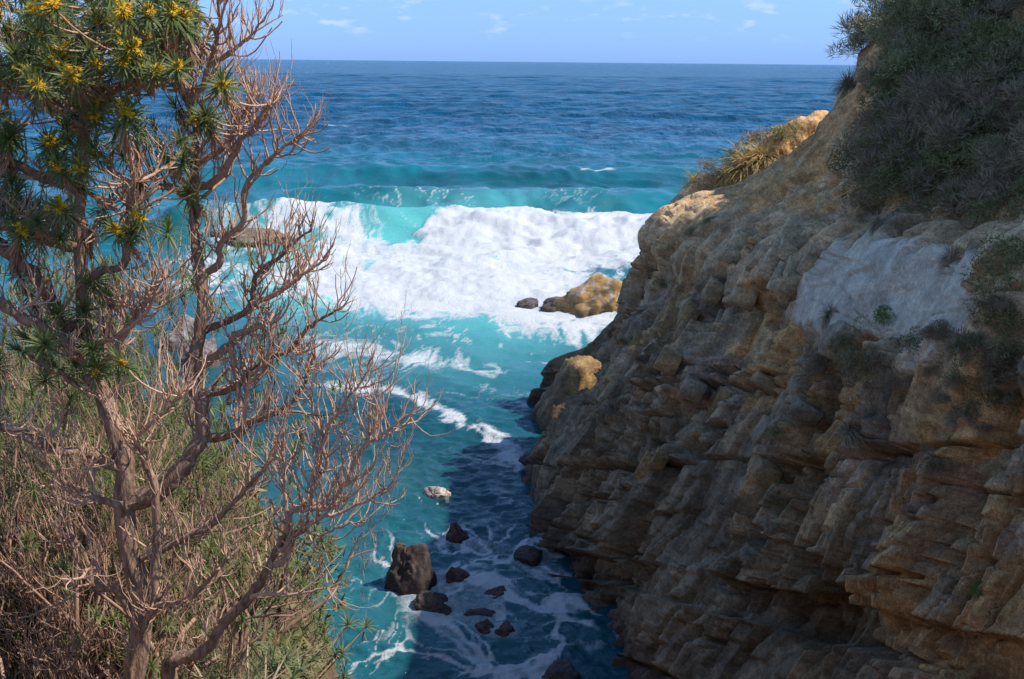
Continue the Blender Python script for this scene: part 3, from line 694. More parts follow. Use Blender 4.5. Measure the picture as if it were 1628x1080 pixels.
def flower_mesh(seed):
    rr = random.Random(seed); mb = MB()
    for k in range(rr.randint(6, 9)):
        c = np.array([rr.gauss(0, .03), rr.gauss(0, .03), rr.uniform(.06, .13)]); r = rr.uniform(.022, .034)
        for i in range(26):
            d = unit([rr.gauss(0, 1), rr.gauss(0, 1), rr.gauss(.3, 1)])
            leaf_strip(mb, c, d, (0.1, .2, 1.01), r*rr.uniform(.8, 1.5), .013, .2, 1)
    for i in range(60):
        leaf_strip(mb, (0, 0, .085), unit([rr.gauss(0, 1), rr.gauss(0, 1), rr.gauss(0, .7)]), (.1, .2, 1.01), .06, .02, .1, 1)
    return mb.mesh('flower_cluster', M['flower'])
ROS = [rosette_mesh(i, 40+4*i, .14+.012*i) for i in range(4)]
SKI = [skirt_mesh(10+i) for i in range(3)]
FLO = [flower_mesh(20+i) for i in range(4)]

def curve(p0, d0, length, up=.5, jit=.25, n=6, rr=random):
    P = [np.array(p0, float)]; d = unit(d0)
    for i in range(n):
        d = unit(d + np.array([rr.gauss(0, jit), rr.gauss(0, jit), rr.gauss(0, jit)])*.5 + np.array([0, 0, up])*(1/n)*2)
        P.append(P[-1] + d*length/n)
    return np.array(P)
def grow(mb, p0, d0, length, rad, level, rr, up=.5, k=5, spread=.8, tips=None):
    P = curve(p0, d0, length, up, .35, 6, rr)
    rads = rad*np.linspace(1, .55, len(P)); mb.tube(P, rads, k)
    if tips is not None: tips.append((P[-1], unit(P[-1]-P[-2])))
    if level <= 0: return
    for j in range(rr.choice([2, 2, 3])):
        i = rr.choice([2, 3, 4, 5, 6]); d = unit(P[min(i, 5)+1]-P[min(i, 5)]) if i < 6 else unit(P[6]-P[5])
        side = unit(np.cross(d, unit([rr.gauss(0, 1), rr.gauss(0, 1), rr.gauss(0, 1)])))
        grow(mb, P[i], unit(d + side*spread*rr.uniform(.6, 1.3)), length*rr.uniform(.5, .8), rads[i]*.72, level-1, rr, up, max(3, k-1), spread, tips)

# ------------------------------------------------------------------ the flowering tree in the left foreground
def smooth_path(pts, n):
    pts = np.asarray(pts, float); m_ = len(pts)
    t = np.linspace(0, m_-1, n); i = np.clip(np.floor(t).astype(int), 0, m_-2); f = (t-i)[:, None]
    g = lambda k: pts[np.clip(k, 0, m_-1)]
    a, b, c, d = g(i-1), g(i), g(i+1), g(i+2)
    return .5*(2*b + (c-a)*f + (2*a-5*b+4*c-d)*f**2 + (3*b-a-3*c+d)*f**3)
TY = 8.3
def limb3d(px, y0, y1):
    n = len(px); return np.array([at(p[0], p[1], y0+(y1-y0)*i/(n-1)) for i, p in enumerate(px)])
trunk_px = [(195,1240),(200,1150),(212,1080),(222,1020),(227,960),(218,920),(205,870),(197,803),(200,750),(192,715),(175,660),(160,622),(148,590),(140,545),(133,505),(130,450),(126,393),(127,333),(130,283),(134,213),(133,175)]
LIMBS = [  # pixels, depth at start, depth at end, radius px start, radius px end, twig density
 ([(134,213),(143,150),(167,146),(193,137),(220,127),(243,116),(262,92)], 8.3, 8.0, 7, 3, 1.0),
 ([(133,180),(140,120),(118,98),(90,67),(62,22),(50,-15)], 8.3, 8.6, 7, 3, .8),
 ([(133,180),(150,110),(165,70),(178,30),(182,-10)], 8.3, 8.2, 6, 2.5, .8),
 ([(197,803),(250,783),(283,753),(307,720),(323,690),(322,640),(303,590),(318,530),(323,460),(318,430),(311,395),(307,333),(310,283),(311,230),(310,200),(300,163),(287,140),(260,125)], 8.3, 8.9, 15, 4, .75),
 ([(300,163),(323,133),(333,103),(360,87),(381,70),(398,58),(411,42)], 8.85, 8.5, 6, 1.6, 1.3),
 ([(333,103),(331,83),(312,67),(285,50),(280,25),(284,-10)], 8.8, 9.0, 4.5, 2, .8),
 ([(333,103),(343,67),(350,40),(347,0),(352,-20)], 8.8, 8.4, 3.5, 1.6, 1.0),
 ([(311,262),(350,240),(372,213),(383,190),(400,160)], 8.85, 8.5, 5, 1.7, 1.5),
 ([(300,297),(333,293),(360,267),(383,222),(403,207),(411,187),(428,166)], 8.85, 8.4, 6, 1.7, 1.5),
 ([(307,320),(267,297),(230,312),(205,330)], 8.85, 8.4, 5, 2.5, .8),
 ([(320,437),(350,417),(352,385),(387,352),(388,300),(416,264),(440,243),(467,223),(478,213)], 8.85, 8.3, 6, 1.6, 1.5),
 ([(318,530),(343,517),(380,503),(400,480),(403,450),(413,430),(443,410),(470,383),(497,365)], 8.85, 8.3, 7, 1.6, 1.5),
 ([(400,482),(440,467),(473,443),(492,428),(513,416)], 8.6, 8.2, 4, 1.5, 1.5),
 ([(303,590),(345,565),(367,547),(373,533),(393,527),(421,516)], 8.85, 8.5, 6, 3.5, .5),
 ([(322,630),(367,617),(383,607),(400,593),(427,570),(460,557),(490,520),(512,506),(537,493)], 8.85, 8.2, 7, 1.6, 1.4),
 ([(367,547),(372,575),(378,605)], 8.6, 8.6, 5, 4, .3),
 ([(320,697),(373,690),(400,670),(440,657),(473,627),(490,590),(501,566)], 8.85, 8.3, 8, 1.7, 1.5),
 ([(388,680),(393,630),(397,600),(425,570),(432,515)], 8.5, 8.3, 4.5, 2, .8),
 ([(262,1130),(267,1080),(270,1050),(300,1043),(330,1027),(353,993),(387,960),(413,927),(430,897),(447,860),(480,843)], 8.0, 7.4, 13, 5, .5),
 ([(430,897),(455,887),(458,830),(467,810),(493,807),(497,770),(520,736),(504,677),(494,634)], 7.5, 7.2, 6.5, 1.7, 1.2),
 ([(467,810),(500,808),(522,806),(547,774),(580,709),(601,699),(617,683),(650,661)], 7.4, 6.9, 5.5, 1.5, 1.3),
 ([(580,709),(590,690),(597,665),(598,629)], 7.1, 7.0, 3, 1.4, .9),
 ([(497,765),(520,688),(535,660),(553,634),(588,591)], 7.3, 7.0, 4, 1.4, 1.0),
 ([(478,843),(500,828),(520,822),(563,806),(600,785),(617,774),(639,736)], 7.4, 7.0, 4, 1.4, 1.1),
 ([(458,830),(453,790),(451,742),(443,704),(440,690)], 7.4, 7.4, 4, 1.5, 1.0),
 ([(400,950),(430,945),(460,947),(490,942),(520,937)], 7.45, 7.2, 3.5, 1.3, .9),
 ([(480,843),(510,850),(540,838),(575,829)], 7.4, 7.2, 3, 1.2, .8),
 ([(227,885),(267,870),(300,850),(333,837),(365,805),(400,768),(425,740)], 8.3, 8.0, 8, 2.5, 1.2),
 ([(205,1080),(207,1047),(227,1003),(247,967),(300,953),(333,920),(360,890)], 8.2, 7.7, 8, 2.5, 1.1),
 ([(246,967),(247,907),(248,840),(246,770),(230,740),(222,710)], 8.1, 8.1, 7, 4, .6),
 ([(217,985),(187,940),(150,927),(133,880),(110,850)], 8.3, 8.0, 9, 3, 1.0),
 ([(200,745),(170,735),(143,718),(100,717),(60,700),(0,680),(-20,675)], 8.3, 7.7, 8, 5, .8),
 ([(197,803),(160,795),(130,780),(100,765),(75,735)], 8.2, 7.9, 7, 2.5, 1.4),
 ([(146,583),(133,573),(100,543),(73,523),(33,503),(0,483),(-25,470)], 8.3, 7.8, 8, 9, .9),
 ([(133,510),(97,520),(77,470),(57,440),(30,417),(0,390),(-25,375)], 8.3, 7.9, 7, 8, .8),
 ([(126,393),(90,385),(67,373),(30,362),(-20,352)], 8.3, 8.1, 8, 8, .7),
 ([(128,300),(100,290),(67,283),(30,263),(-20,250)], 8.3, 8.0, 8, 6, .8),
 ([(83,180),(40,147),(0,133),(-20,128)], 8.2, 8.0, 4, 5, .9),
 ([(134,213),(110,200),(83,180),(60,150),(45,110),(30,85)], 8.3, 8.0, 5, 2.2, 1.0),
 ([(130,450),(165,430),(197,420),(207,360),(205,330),(215,290)], 8.3, 8.1, 7, 3.5, .8),
 ([(148,590),(180,560),(215,500),(240,470),(262,440)], 8.3, 7.9, 6, 2, 1.4),
 ([(165,635),(205,695),(240,673),(262,655),(285,630)], 8.2, 7.8, 5, 2.2, 1.2),
 ([(140,545),(175,540),(205,520),(230,500),(245,470)], 8.3, 7.8, 5, 2, 1.2),
]
root3 = at(205, 1110, TY)
tz = left_z(root3[0], TY)
tree = empty('flowering_tree', (0, 0, 0))
tree.location = (root3[0], TY, tz); off = np.array([root3[0], TY, tz])
tag(tree, 'gnarled foreground tree with yellow flower heads, narrow leaves and bare pinkish twigs', 'tree')
tp = limb3d(trunk_px, TY, TY)
tp = np.vstack([[tp[0][0]-.1, TY+.05, min(tz-.5, tp[0][2]-.3)], tp]); path = smooth_path(tp, 90)
lenf = np.linspace(0, 1, 90)
trad = np.interp(lenf, [0, .2, .45, .7, 1], np.array([20, 17, 15, 10, 6.5])/1583*TY*1.06)
mb = MB()
# bark: deep vertical plates as geometry
k = 26; th = np.arange(k)*2*math.pi/k
T = np.gradient(path, axis=0); T /= np.linalg.norm(T, axis=1)[:, None]
A = np.cross(T, np.array([.1, 1, .05])); A /= np.linalg.norm(A, axis=1)[:, None]; B = np.cross(T, A)
TH, LL = np.meshgrid(th, np.arange(90))
pl = 1-np.abs(2*fbm(TH*2.2+LL*.05, LL*.14, o=3, s=501)-1)
rad2 = trad[:, None]*(1 + .42*(pl-.72) + .10*(fbm(TH*1.0, LL*.3, o=3, s=502)-.5))
Vt = path[:, None, :] + A[:, None, :]*(np.cos(th)*rad2)[..., None] + B[:, None, :]*(np.sin(th)*rad2)[..., None]
ii = np.arange(89*k); r1 = ii//k; c1_ = ii % k
mb.add(Vt.reshape(-1, 3)-off, np.c_[r1*k+c1_, r1*k+(c1_+1) % k, (r1+1)*k+(c1_+1) % k, (r1+1)*k+c1_])
mb.build('trunk', M['bark'], tree)
limb_pts = []; tr = random.Random(11)
branches = []
for li, (px, y0, y1, ra, rb, dens) in enumerate(LIMBS):
    P3 = limb3d(px, y0, y1); n = max(10, 4*len(px)); path = smooth_path(P3, n)
    path += np.random.default_rng(li).normal(0, .006, path.shape)
    rads = np.geomspace(ra, rb, n)/1583*np.linspace(y0, y1, n)*1.2
    mbl = MB(); mbl.tube(path-off, rads, 10 if ra > 6 else 7, rough=.30)
    mb = MB(); branches.append((mbl, mb, ra))
    for q in range(n): limb_pts.append((path[q], li, rads[q]))
    tot = np.sum(np.linalg.norm(np.diff(path, axis=0), axis=1))
    for q in range(int(tot*15*dens)+3):
        i = tr.randint(int(n*.18), n-1)
        d = unit(path[min(i+1, n-1)]-path[max(i-1, 0)])
        sd_ = unit(np.cross(d, unit([tr.gauss(0, 1), tr.gauss(0, 1), tr.gauss(0, 1)])))
        dd = unit(d*.5 + sd_*1.0 + np.array([0, -.1, .15]))
        grow(mb, path[i]-off, dd, tr.uniform(.16, .5), min(rads[i]*.7, .0115*tr.uniform(.7, 1.15)), tr.choice([0, 1, 1, 2]), tr, up=.75, k=4, spread=.75)
    d = unit(path[-1]-path[-2])
    for q in range(3):
        grow(mb, path[-1]-off, unit(d+np.array([tr.gauss(0, .4), tr.gauss(0, .4), tr.gauss(.1, .4)])), tr.uniform(.12, .3), rads[-1]*.75, 1, tr, up=.5, k=4)
for q in range(95):       # secondary boughs
    p_, li_, r__ = limb_pts[tr.randrange(len(limb_pts))]
    pxx, pyy, _d = proj(p_[None, :])
    if pxx[0] > 345 or (li_ in range(18, 27)) or pyy[0] < 120: continue
    mb = MB(); az = tr.uniform(0, 6.28)
    grow(mb, p_-off, unit([math.cos(az), math.sin(az)*.8-.2, tr.uniform(-.1, .5)]), tr.uniform(.32, .55), min(r__*.8, .019), 4, tr, up=.45, k=6, spread=.8)
    branches.append((mb, None, 2))
LP = np.array([p for p, _, _ in limb_pts])
# leaf rosettes, each at the end of a leafy shoot
fl_px = [(19,63),(20,87),(65,62),(88,43),(112,38),(165,45),(205,30),(178,5),(197,63),(228,72),(208,88),(245,15),(278,5),(247,95),(228,108),(268,90),(282,112),(97,95),(97,112),(117,110),(30,117),(200,190),(153,193),(82,233),(157,258),(127,135),(52,125),(5,45)]
gr_px = [(135,60),(60,80),(215,218),(260,240),(225,293),(305,312),(160,245),(115,145),(310,45),(325,70),(240,55),(180,80),(280,180),(45,155),(10,10),(40,5),(90,12),(150,25),(265,15),(230,40),(300,15),(140,85),(75,100),(15,120),(110,75),(210,125),(235,235),(195,255),(180,225),(270,262),(250,215)]
ros = [(x, y, True) for x, y in fl_px] + [(x, y, False) for x, y in gr_px]
for q in range(250):
    x = tr.uniform(-15, 345); y = tr.uniform(-15, 380)
    keep = 1.0 if y < 130 and x < 300 else (.8 if x < 140 else .35)
    if x > 300: keep *= .35
    if tr.random() < keep: ros.append((x, y, tr.random() < .12))
for q in range(46):
    x = tr.uniform(-10, 210); y = tr.uniform(300, 620); ros.append((x, y, tr.random() < .05))
for (x, y, fl) in ros:
    Y = tr.uniform(7.2, 8.0) if fl else tr.uniform(7.7, 9.4)
    p = at(x+tr.uniform(-3, 3), y+tr.uniform(-3, 3), Y)
    dd = np.linalg.norm((LP-p)*np.array([1, .8, 1.0]) , axis=1) + np.where(LP[:, 2] > p[2]-.05, .35, 0)
    j = int(np.argmin(dd)); q0 = LP[j]; li = limb_pts[j][1]
    if dd[j] > .9: p = q0 + (p-q0)*.7
    a = q0; c = p; mid = (a+c)/2 + np.array([(c-a)[0]*.18, (c-a)[1]*.18, -.12*np.linalg.norm(c-a)])
    t = np.linspace(0, 1, 7)[:, None]; S = (1-t)**2*a + 2*(1-t)*t*mid + t**2*c
    branches[li][1].tube(S-off, np.linspace(.0085, .0065, 7), 5, rough=.15)
    ax = Vector(unit(unit(S[-1]-S[-2]) + np.array([tr.gauss(.05, .25), tr.gauss(-.12, .25), .35])))
    qrot = ax.to_track_quat('Z', 'Y')
    def place(name, me, sc, parent=tree):
        o = link(name, me, parent); o.location = Vector(p-off); o.rotation_mode = 'QUATERNION'
        from mathutils import Quaternion
        o.rotation_quaternion = qrot @ Quaternion((0, 0, 1), tr.uniform(0, 6.28)); o.scale = (sc,)*3; return o
    sc = tr.uniform(.85, 1.2)
    ro = place('leaf_rosette', tr.choice(ROS), sc)
    if tr.random() < .6: o2 = link('dead_leaf_skirt', tr.choice(SKI), ro); o2.scale = (tr.uniform(.9, 1.2),)*3
    if fl: o2 = link('flower_cluster', tr.choice(FLO), ro); o2.scale = (tr.uniform(.7, 1.1),)*3
for mbl, mb, ra in branches:
    bo = mbl.build('branch', M['bark'] if ra >= 7 else M['twig'], tree)
    if mb: mb.build('twigs', M['twig'], bo)

# ------------------------------------------------------------------ shrub kinds (built once, then copied)
def dome_pts(n, rr, flat=.8, lobes=6, shell=.6):
    cs_ = [np.array([rr.gauss(0, .42), rr.gauss(0, .42), rr.uniform(.25, .75)*flat]) for _ in range(lobes)]
    rs = [rr.uniform(.28, .5) for _ in cs_]
    o = []
    while len(o) < n:
        i = rr.randrange(lobes); d = unit([rr.gauss(0, 1), rr.gauss(0, 1), rr.gauss(.25, 1)])
        p = cs_[i] + d*rs[i]*(shell+(1-shell)*rr.random())*np.array([1, 1, flat])
        if p[2] > .02: o.append((p, d))
    return o
def stems_mesh(rr, n, m_, h=.7, rad=.012):
    mb = MB()
    for i in range(n):
        az = rr.uniform(0, 6.28); grow(mb, (rr.gauss(0, .06), rr.gauss(0, .06), -.25), (math.cos(az)*.5, math.sin(az)*.5, .9), h*rr.uniform(.7, 1.2), rad, 1, rr, up=.1, k=4)
    return mb.mesh('stems', m_)
def small_leaf_shrub(seed, mt, n=1500, size=.115, lobes=9):
    rr = random.Random(seed); mb = MB()
    for p, d in dome_pts(n, rr, .8, lobes, .72):
        dd = unit(d*.6 + np.array([rr.gauss(0, .6), rr.gauss(0, .6), rr.gauss(.3, .5)]))
        leaf_strip(mb, p, dd, (rr.gauss(0, 1), rr.gauss(0, 1), 1.01), size*rr.uniform(.7, 1.4), size*.42, .2, 1)
    return [('foliage', mb.mesh('foliage', mt, False)), ('stems', stems_mesh(rr, 6, M['dry']))]
def rosette_shrub(seed, mt, n=120, L=.13, size=1.0):
    rr = random.Random(seed); mb = MB(); ds = MB(); fl = MB(); st = MB()
    for qn, (p, d) in enumerate(dome_pts(n, rr, .8, 7, .75)):
        ax = Vector(unit(d+np.array([0, 0, .6]))); q = ax.to_track_quat('Z', 'Y').to_matrix()
        for i in range(22):
            t = i/22; az = i*2.399; el = R(75-85*t)
            v = q @ Vector((math.cos(az)*math.cos(el), math.sin(az)*math.cos(el), math.sin(el)))
            leaf_strip(mb, p, v, (0, .1, 1.01), L*rr.uniform(.7, 1.1), L*.1, .5, 2)
        if rr.random() < .75:
            for i in range(9):
                az = rr.uniform(0, 6.28); leaf_strip(ds, p-np.array(ax)*.04, (math.cos(az), math.sin(az), -.9), (0, 0, 1.01), L*.8, L*.1, .8, 1)
        c = p*np.array([.3, .3, .1]); P = np.array([c, (c+p)/2-np.array([0, 0, .05]), p]); st.tube(P, [.012, .01, .007], 4)
    return [('foliage', mb.mesh('foliage', mt)), ('dead_leaves', ds.mesh('dead_leaves', M['deadleaf'])), ('stems', st.mesh('stems', M['twig']))]
def twig_bush(seed, mt, n=16, level=3, length=.46, up=.12, rad=.018, dead=0):
    rr = random.Random(seed); mb = MB()
    for i in range(n):
        az = rr.uniform(0, 6.28); el = rr.uniform(.25, 1.3)
        grow(mb, (rr.gauss(0, .12), rr.gauss(0, .12), -.1), (math.cos(az)*math.cos(el), math.sin(az)*math.cos(el), math.sin(el)), length*rr.uniform(.7, 1.2), rad, level, rr, up=up, k=5, spread=1.1)
    parts = [('twigs', mb.mesh('twigs', mt))]
    if dead:
        db = MB()
        for p, d in dome_pts(dead, rr, .8, 7, .4):
            leaf_strip(db, p, unit(d+np.array([rr.gauss(0, .5), rr.gauss(0, .5), rr.gauss(-.3, .5)])), (0, .1, 1.01), rr.uniform(.06, .12), .010, .6, 1)
        parts.append(('dead_leaves', db.mesh('dead_leaves', M['deadleaf'])))
    return parts
def brush(seed, mt, n=1000, leaf=None):
    rr = random.Random(seed); mb = MB()
    for p, d in dome_pts(n, rr, .75, 8, .5):
        dd = unit(d*.7 + np.array([rr.gauss(0, .45), rr.gauss(0, .45), .5]))
        leaf_strip(mb, p-dd*.1, dd, (rr.gauss(0, 1), rr.gauss(0, 1), .4), rr.uniform(.14, .34), .016, .2, 2)
    pr = [('twigs', mb.mesh('twigs', mt, False))]
    if leaf:
        lb = MB()
        for p, d in dome_pts(520, rr, .8, 6, .8): leaf_strip(lb, p, unit(d+np.array([0, 0, .4])), (rr.gauss(0, 1), rr.gauss(0, 1), 1.01), .11, .045, .2, 1)
        pr.append(('foliage', lb.mesh('foliage', leaf, False)))
    pr.append(('stems', stems_mesh(rr, 5, M['dry'])))
    return pr
def tussock(seed, mt, n=420):
    rr = random.Random(seed); mb = MB()
    for i in range(n):
        az = rr.uniform(0, 6.28); el = rr.uniform(.35, 1.5)
        leaf_strip(mb, (rr.gauss(0, .07), rr.gauss(0, .07), -.05), (math.cos(az)*math.cos(el), math.sin(az)*math.cos(el), math.sin(el)), (0, 0, 1.01), rr.uniform(.5, 1.0), .022, rr.uniform(1.2, 2.4), 4)
    return [('blades', mb.mesh('blades', mt))]
def thicket_tree(seed, with_leaf=True):
    rr = random.Random(seed); mb = MB(); tips = []
    for i in range(11):
        az = rr.uniform(0, 6.28); el = rr.uniform(1.0, 1.5)
        grow(mb, (rr.gauss(0, .1), rr.gauss(0, .1), -.1), (math.cos(az)*math.cos(el), math.sin(az)*math.cos(el), math.sin(el)), rr.uniform(.34, .46), .019, 5, rr, up=.25, k=6, spread=.85, tips=tips)
    lf = MB(); dl = MB()
    for p, d in tips:
        if rr.random() < (.26 if with_leaf else 0.004):
            for i in range(20):
                az = i*2.399; el = R(75-90*i/20)
                q = Vector(unit(d+np.array([0, 0, .6]))).to_track_quat('Z', 'Y').to_matrix()
                leaf_strip(lf, p, q @ Vector((math.cos(az)*math.cos(el), math.sin(az)*math.cos(el), math.sin(el))), (0, .1, 1.01), .034*rr.uniform(.7, 1.1), .0034, .5, 2)
        elif rr.random() < .35:
            for i in range(6):
                leaf_strip(dl, p-d*rr.uniform(0, .08), unit([rr.gauss(0, 1), rr.gauss(0, 1), -.8]), (0, .1, 1.01), .030, .0032, .8, 1)
    return [('twigs', mb.mesh('twigs', M['dryred'])), ('foliage', lf.mesh('foliage', M['leaf'])), ('dead_leaves', dl.mesh('dead_leaves', M['deadleaf']))]
KIND = {
 'thick': [thicket_tree(s) for s in (31, 32)],
 'bare': [thicket_tree(s, False) for s in (33,)],
 'dark':   [small_leaf_shrub(s, M['bush']) for s in (1, 2, 3)],
 'light':  [small_leaf_shrub(s, M['bushlight'], 1400, .11) for s in (4, 5)],
 'bright': [small_leaf_shrub(s, M['brightleaf'], 1500, .1) for s in (6,)],
 'rosette': [rosette_shrub(s, M['leaf2']) for s in (7, 8, 9)],
 'twiggy': [twig_bush(s, M['dryred'], dead=90) for s in (10, 11, 12)],
 'brush':  [brush(s, M['dry']) for s in (13, 14)],
 'brushg': [brush(s, M['dry'], leaf=M['bush']) for s in (15, 16)],
 'straw':  [tussock(s, M['straw']) for s in (17, 18)],
 'deadgrass': [tussock(s, M['dry'], 500) for s in (19,)],
}
CAT = {'thick': ('coastal_tree', 'tree'), 'bare': ('bare_tree', 'tree'), 'dark': ('shrub', 'shrub'), 'light': ('shrub', 'shrub'), 'bright': ('shrub', 'shrub'), 'rosette': ('leafy_shrub', 'shrub'), 'twiggy': ('twiggy_bush', 'bush'),
       'brush': ('dry_bush', 'bush'), 'brushg': ('dry_bush', 'bush'), 'straw': ('grass_tussock', 'grass'), 'deadgrass': ('grass_tussock', 'grass')}
pr = random.Random(99)
def plant(kind, loc, size, label, group=None, nrm=None, zs=1.0):
    var = pr.choice(KIND[kind]); nm, ct = CAT[kind]
    o = empty(nm, loc, pr.uniform(0, 6.28), (size, size, size*zs))
    if nrm is not None:
        v = Vector(unit(np.array(nrm)*.55 + np.array([0, 0, .7]))); q = v.to_track_quat('Z', 'Y')
        o.rotation_euler = (q @ Matrix.Rotation(pr.uniform(0, 6.28), 3, 'Z').to_quaternion()).to_euler()
    tag(o, label, ct, group)
    for pn, me in var: link(pn, me, o)
    return o

# ------------------------------------------------------------------ thicket on the left-hand slope
def lplant(kind, px, py, Y, size, label, group=None, zs=1.0):
    p = at(px, py, Y); return plant(kind, p, size, label, group, None, zs)
def lground(kind, x, Y, size, label, group=None, zs=1.0):
    return plant(kind, (x, Y, left_z(x, Y)-.05), size, label, group, None, zs)

def where_left(x, Y):
    q = np.array([[x, Y, left_z(x, Y)+.8]]); a, b, _ = proj(q); a, b = a[0], b[0]
    h = 'at the left frame edge' if a < 90 else ('behind the big trunk' if a < 240 else ('below the second trunk' if a < 350 else 'toward the water'))
    v = 'high up' if b < 560 else ('halfway down' if b < 760 else ('low down' if b < 960 else 'bottommost'))
    return v + ' ' + h
def where_right(x, y):
    h = 'on the skyline side' if x < 1440 else ('in the middle' if x < 1540 else 'by the right frame edge')
    v = 'near the top edge' if y < 60 else ('high slope' if y < 140 else ('mid slope' if y < 230 else 'above the bench'))
    return v + ' ' + h
def lpx(kind, px, Y, size, label, group=None, zs=1.0):
    x = float(at(px, 700, Y)[0]); return lground(kind, x, Y, size, label, group, zs)
SPEC = [  # kind, px, Y, size, zs, label
 ('rosette', 15, 13, 1.7, 1.5, 'dark green leafy shrub filling the left frame edge below the branches'),
 ('rosette', 85, 14.5, 1.8, 1.5, 'tall leafy shrub behind the big trunk, left of it'),
 ('twiggy', 150, 16, 1.9, 1.5, 'tall tangle of dry reddish twigs directly behind the big trunk'),
 ('rosette', 235, 17, 1.7, 1.35, 'leafy grey green shrub between the big trunk and the second trunk'),
 ('rosette', 310, 19, 1.7, 1.25, 'leafy shrub behind the second trunk'),
 ('rosette', 365, 21, 1.5, 1.2, 'leafy shrub at the water side edge of the thicket, halfway down'),
 ('twiggy', 330, 15, 1.3, 1.2, 'leaning dry bush above the lowest leafy shrub by the water'),
 ('dark', 395, 24, 1.3, 1.2, 'small rounded dark shrub, farthest of the thicket toward the water'),
 ('rosette', 400, 15.5, .9, 1.1, 'low silvery green leafy shrub beside the long lower branch'),
 ('light', 455, 15.5, .75, 1.0, 'rounded pale olive shrub at the bottom edge beside the water'),
 ('twiggy', 405, 13, .85, 1.0, 'dry twiggy bush under the long lower branch'),
 ('twiggy', 30, 9.6, .8, 1.2, 'sunlit bare twiggy bush in the bottom left corner'),
 ('twiggy', 110, 10.3, .8, 1.2, 'bare twiggy bush left of the big trunk at the bottom edge'),
 ('twiggy', 300, 10.8, .75, 1.0, 'bare twiggy bush right of the big trunk at the bottom edge'),
 ('dark', 60, 19, 2.2, 1.5, 'high dark mass of shrub behind the left edge branches'),
 ('twiggy', 20, 24, 3.0, 1.5, 'tall pale dead bush behind everything at the left edge'),
 ('dark', 190, 24, 2.4, 1.5, 'tall dark shrub behind the fork of the big trunk'),
]
TREES = [  # kind, px, Y, height, label
 ('thick', 10, 11.0, 6.4, 'tangled small tree filling the left edge behind the main trunk'),
 ('thick', 75, 12.5, 6.2, 'dense twiggy tree just left of the big trunk, behind it'),
 ('thick', 165, 13.5, 6.0, 'dense twiggy tree directly behind the fork of the big trunk'),
 ('bare', 250, 13.0, 5.2, 'bare reddish twiggy tree between the two trunks'),
 ('bare', 330, 15.5, 2.8, 'bare twiggy tree behind the second trunk, nearest the water'),
 ('thick', 30, 16.0, 7.5, 'taller tangled tree farther back at the left edge'),
 ('bare', 130, 10.8, 4.3, 'bare bushy tree low behind the big trunk, left side'),
 ('bare', 290, 11.2, 3.0, 'bare bushy tree low behind the long lower branch'),
 ('thick', 215, 11.8, 5.6, 'leafy tangled tree close behind the big trunk, right side'),
 ('thick', 225, 17.0, 6.2, 'dark tangled tree farthest back between the trunks'),
 ('bare', 45, 9.6, 3.8, 'bare pinkish twiggy tree in the bottom left corner'),
 ('bare', 370, 13.2, 2.6, 'bare twiggy tree beside the water just above the low silvery shrub'),
 ('thick', -40, 13.0, 7.2, 'tangled tree half outside the left frame edge'),
 ('bare', 100, 9.4, 4.6, 'bare branching tree crossing in front of the leafy mass left of the trunk'),
 ('bare', 270, 15.0, 6.4, 'tall bare tree seen between the two trunks against the surf'),
 ('thick', 130, 19.0, 9.0, 'highest tangled crown behind the big trunk'),
 ('thick', 60, 21.0, 9.5, 'highest tangled crown at the left edge, farthest back'),
 ('bare', 200, 10.0, 2.6, 'small bare tangle at the foot of the big trunk'),
]
for k_, px_, Y_, h_, lab_ in TREES: lpx(k_, px_, Y_, h_*.95/1.05, lab_, None, 1.28)
for k_, px_, Y_, sz_, zs_, lab_ in SPEC: lpx(k_, px_, Y_, sz_*1.3, lab_, None, zs_)
for i in range(110):
    Y = 9.5*(30/9.5)**pr.random(); e = float(left_edge(np.array(Y))); sz = pr.uniform(1.3, 2.2)*min(1.2, .35+Y/20); x = e - .45*sz - pr.random()**1.1*(Y*.60 + e + 1.0)
    k = pr.random()
    kind = 'rosette' if k < .34 else ('twiggy' if k < .62 else ('dark' if k < .9 else 'brushg'))
    lab = {'rosette': 'leafy grey green shrub in the thicket', 'twiggy': 'tangled reddish dry bush in the thicket',
           'dark': 'small leaved dark shrub in the thicket', 'brushg': 'half dead fine twigged bush in the thicket'}[kind] + ', ' + where_left(x, Y)
    grp = {'rosette': 'leafy shrubs of the left thicket', 'twiggy': 'dry bushes of the left thicket', 'dark': 'dark shrubs of the left thicket', 'brushg': 'half dead bushes of the left thicket'}[kind]
    lground(kind, x, Y, sz, lab, grp, pr.uniform(.9, 1.3))

for i in range(44):
    Y = 11*(29/11)**(i/43); e = float(left_edge(np.array(Y))); kind = pr.choice(['rosette', 'twiggy', 'twiggy', 'dark', 'brushg'])
    x = e + pr.uniform(-.5, .35)
    lab = {'rosette': 'leafy shrub on the left slope edge', 'twiggy': 'dry bush on the left slope edge',
           'dark': 'dark shrub on the left slope edge', 'brushg': 'half dead bush on the left slope edge'}[kind] + ', ' + where_left(x, Y)
    lground(kind, x, Y, pr.uniform(.7, 1.15)*min(1.2, .5+Y/24), lab, 'bushes along the edge of the left slope', 1.0)

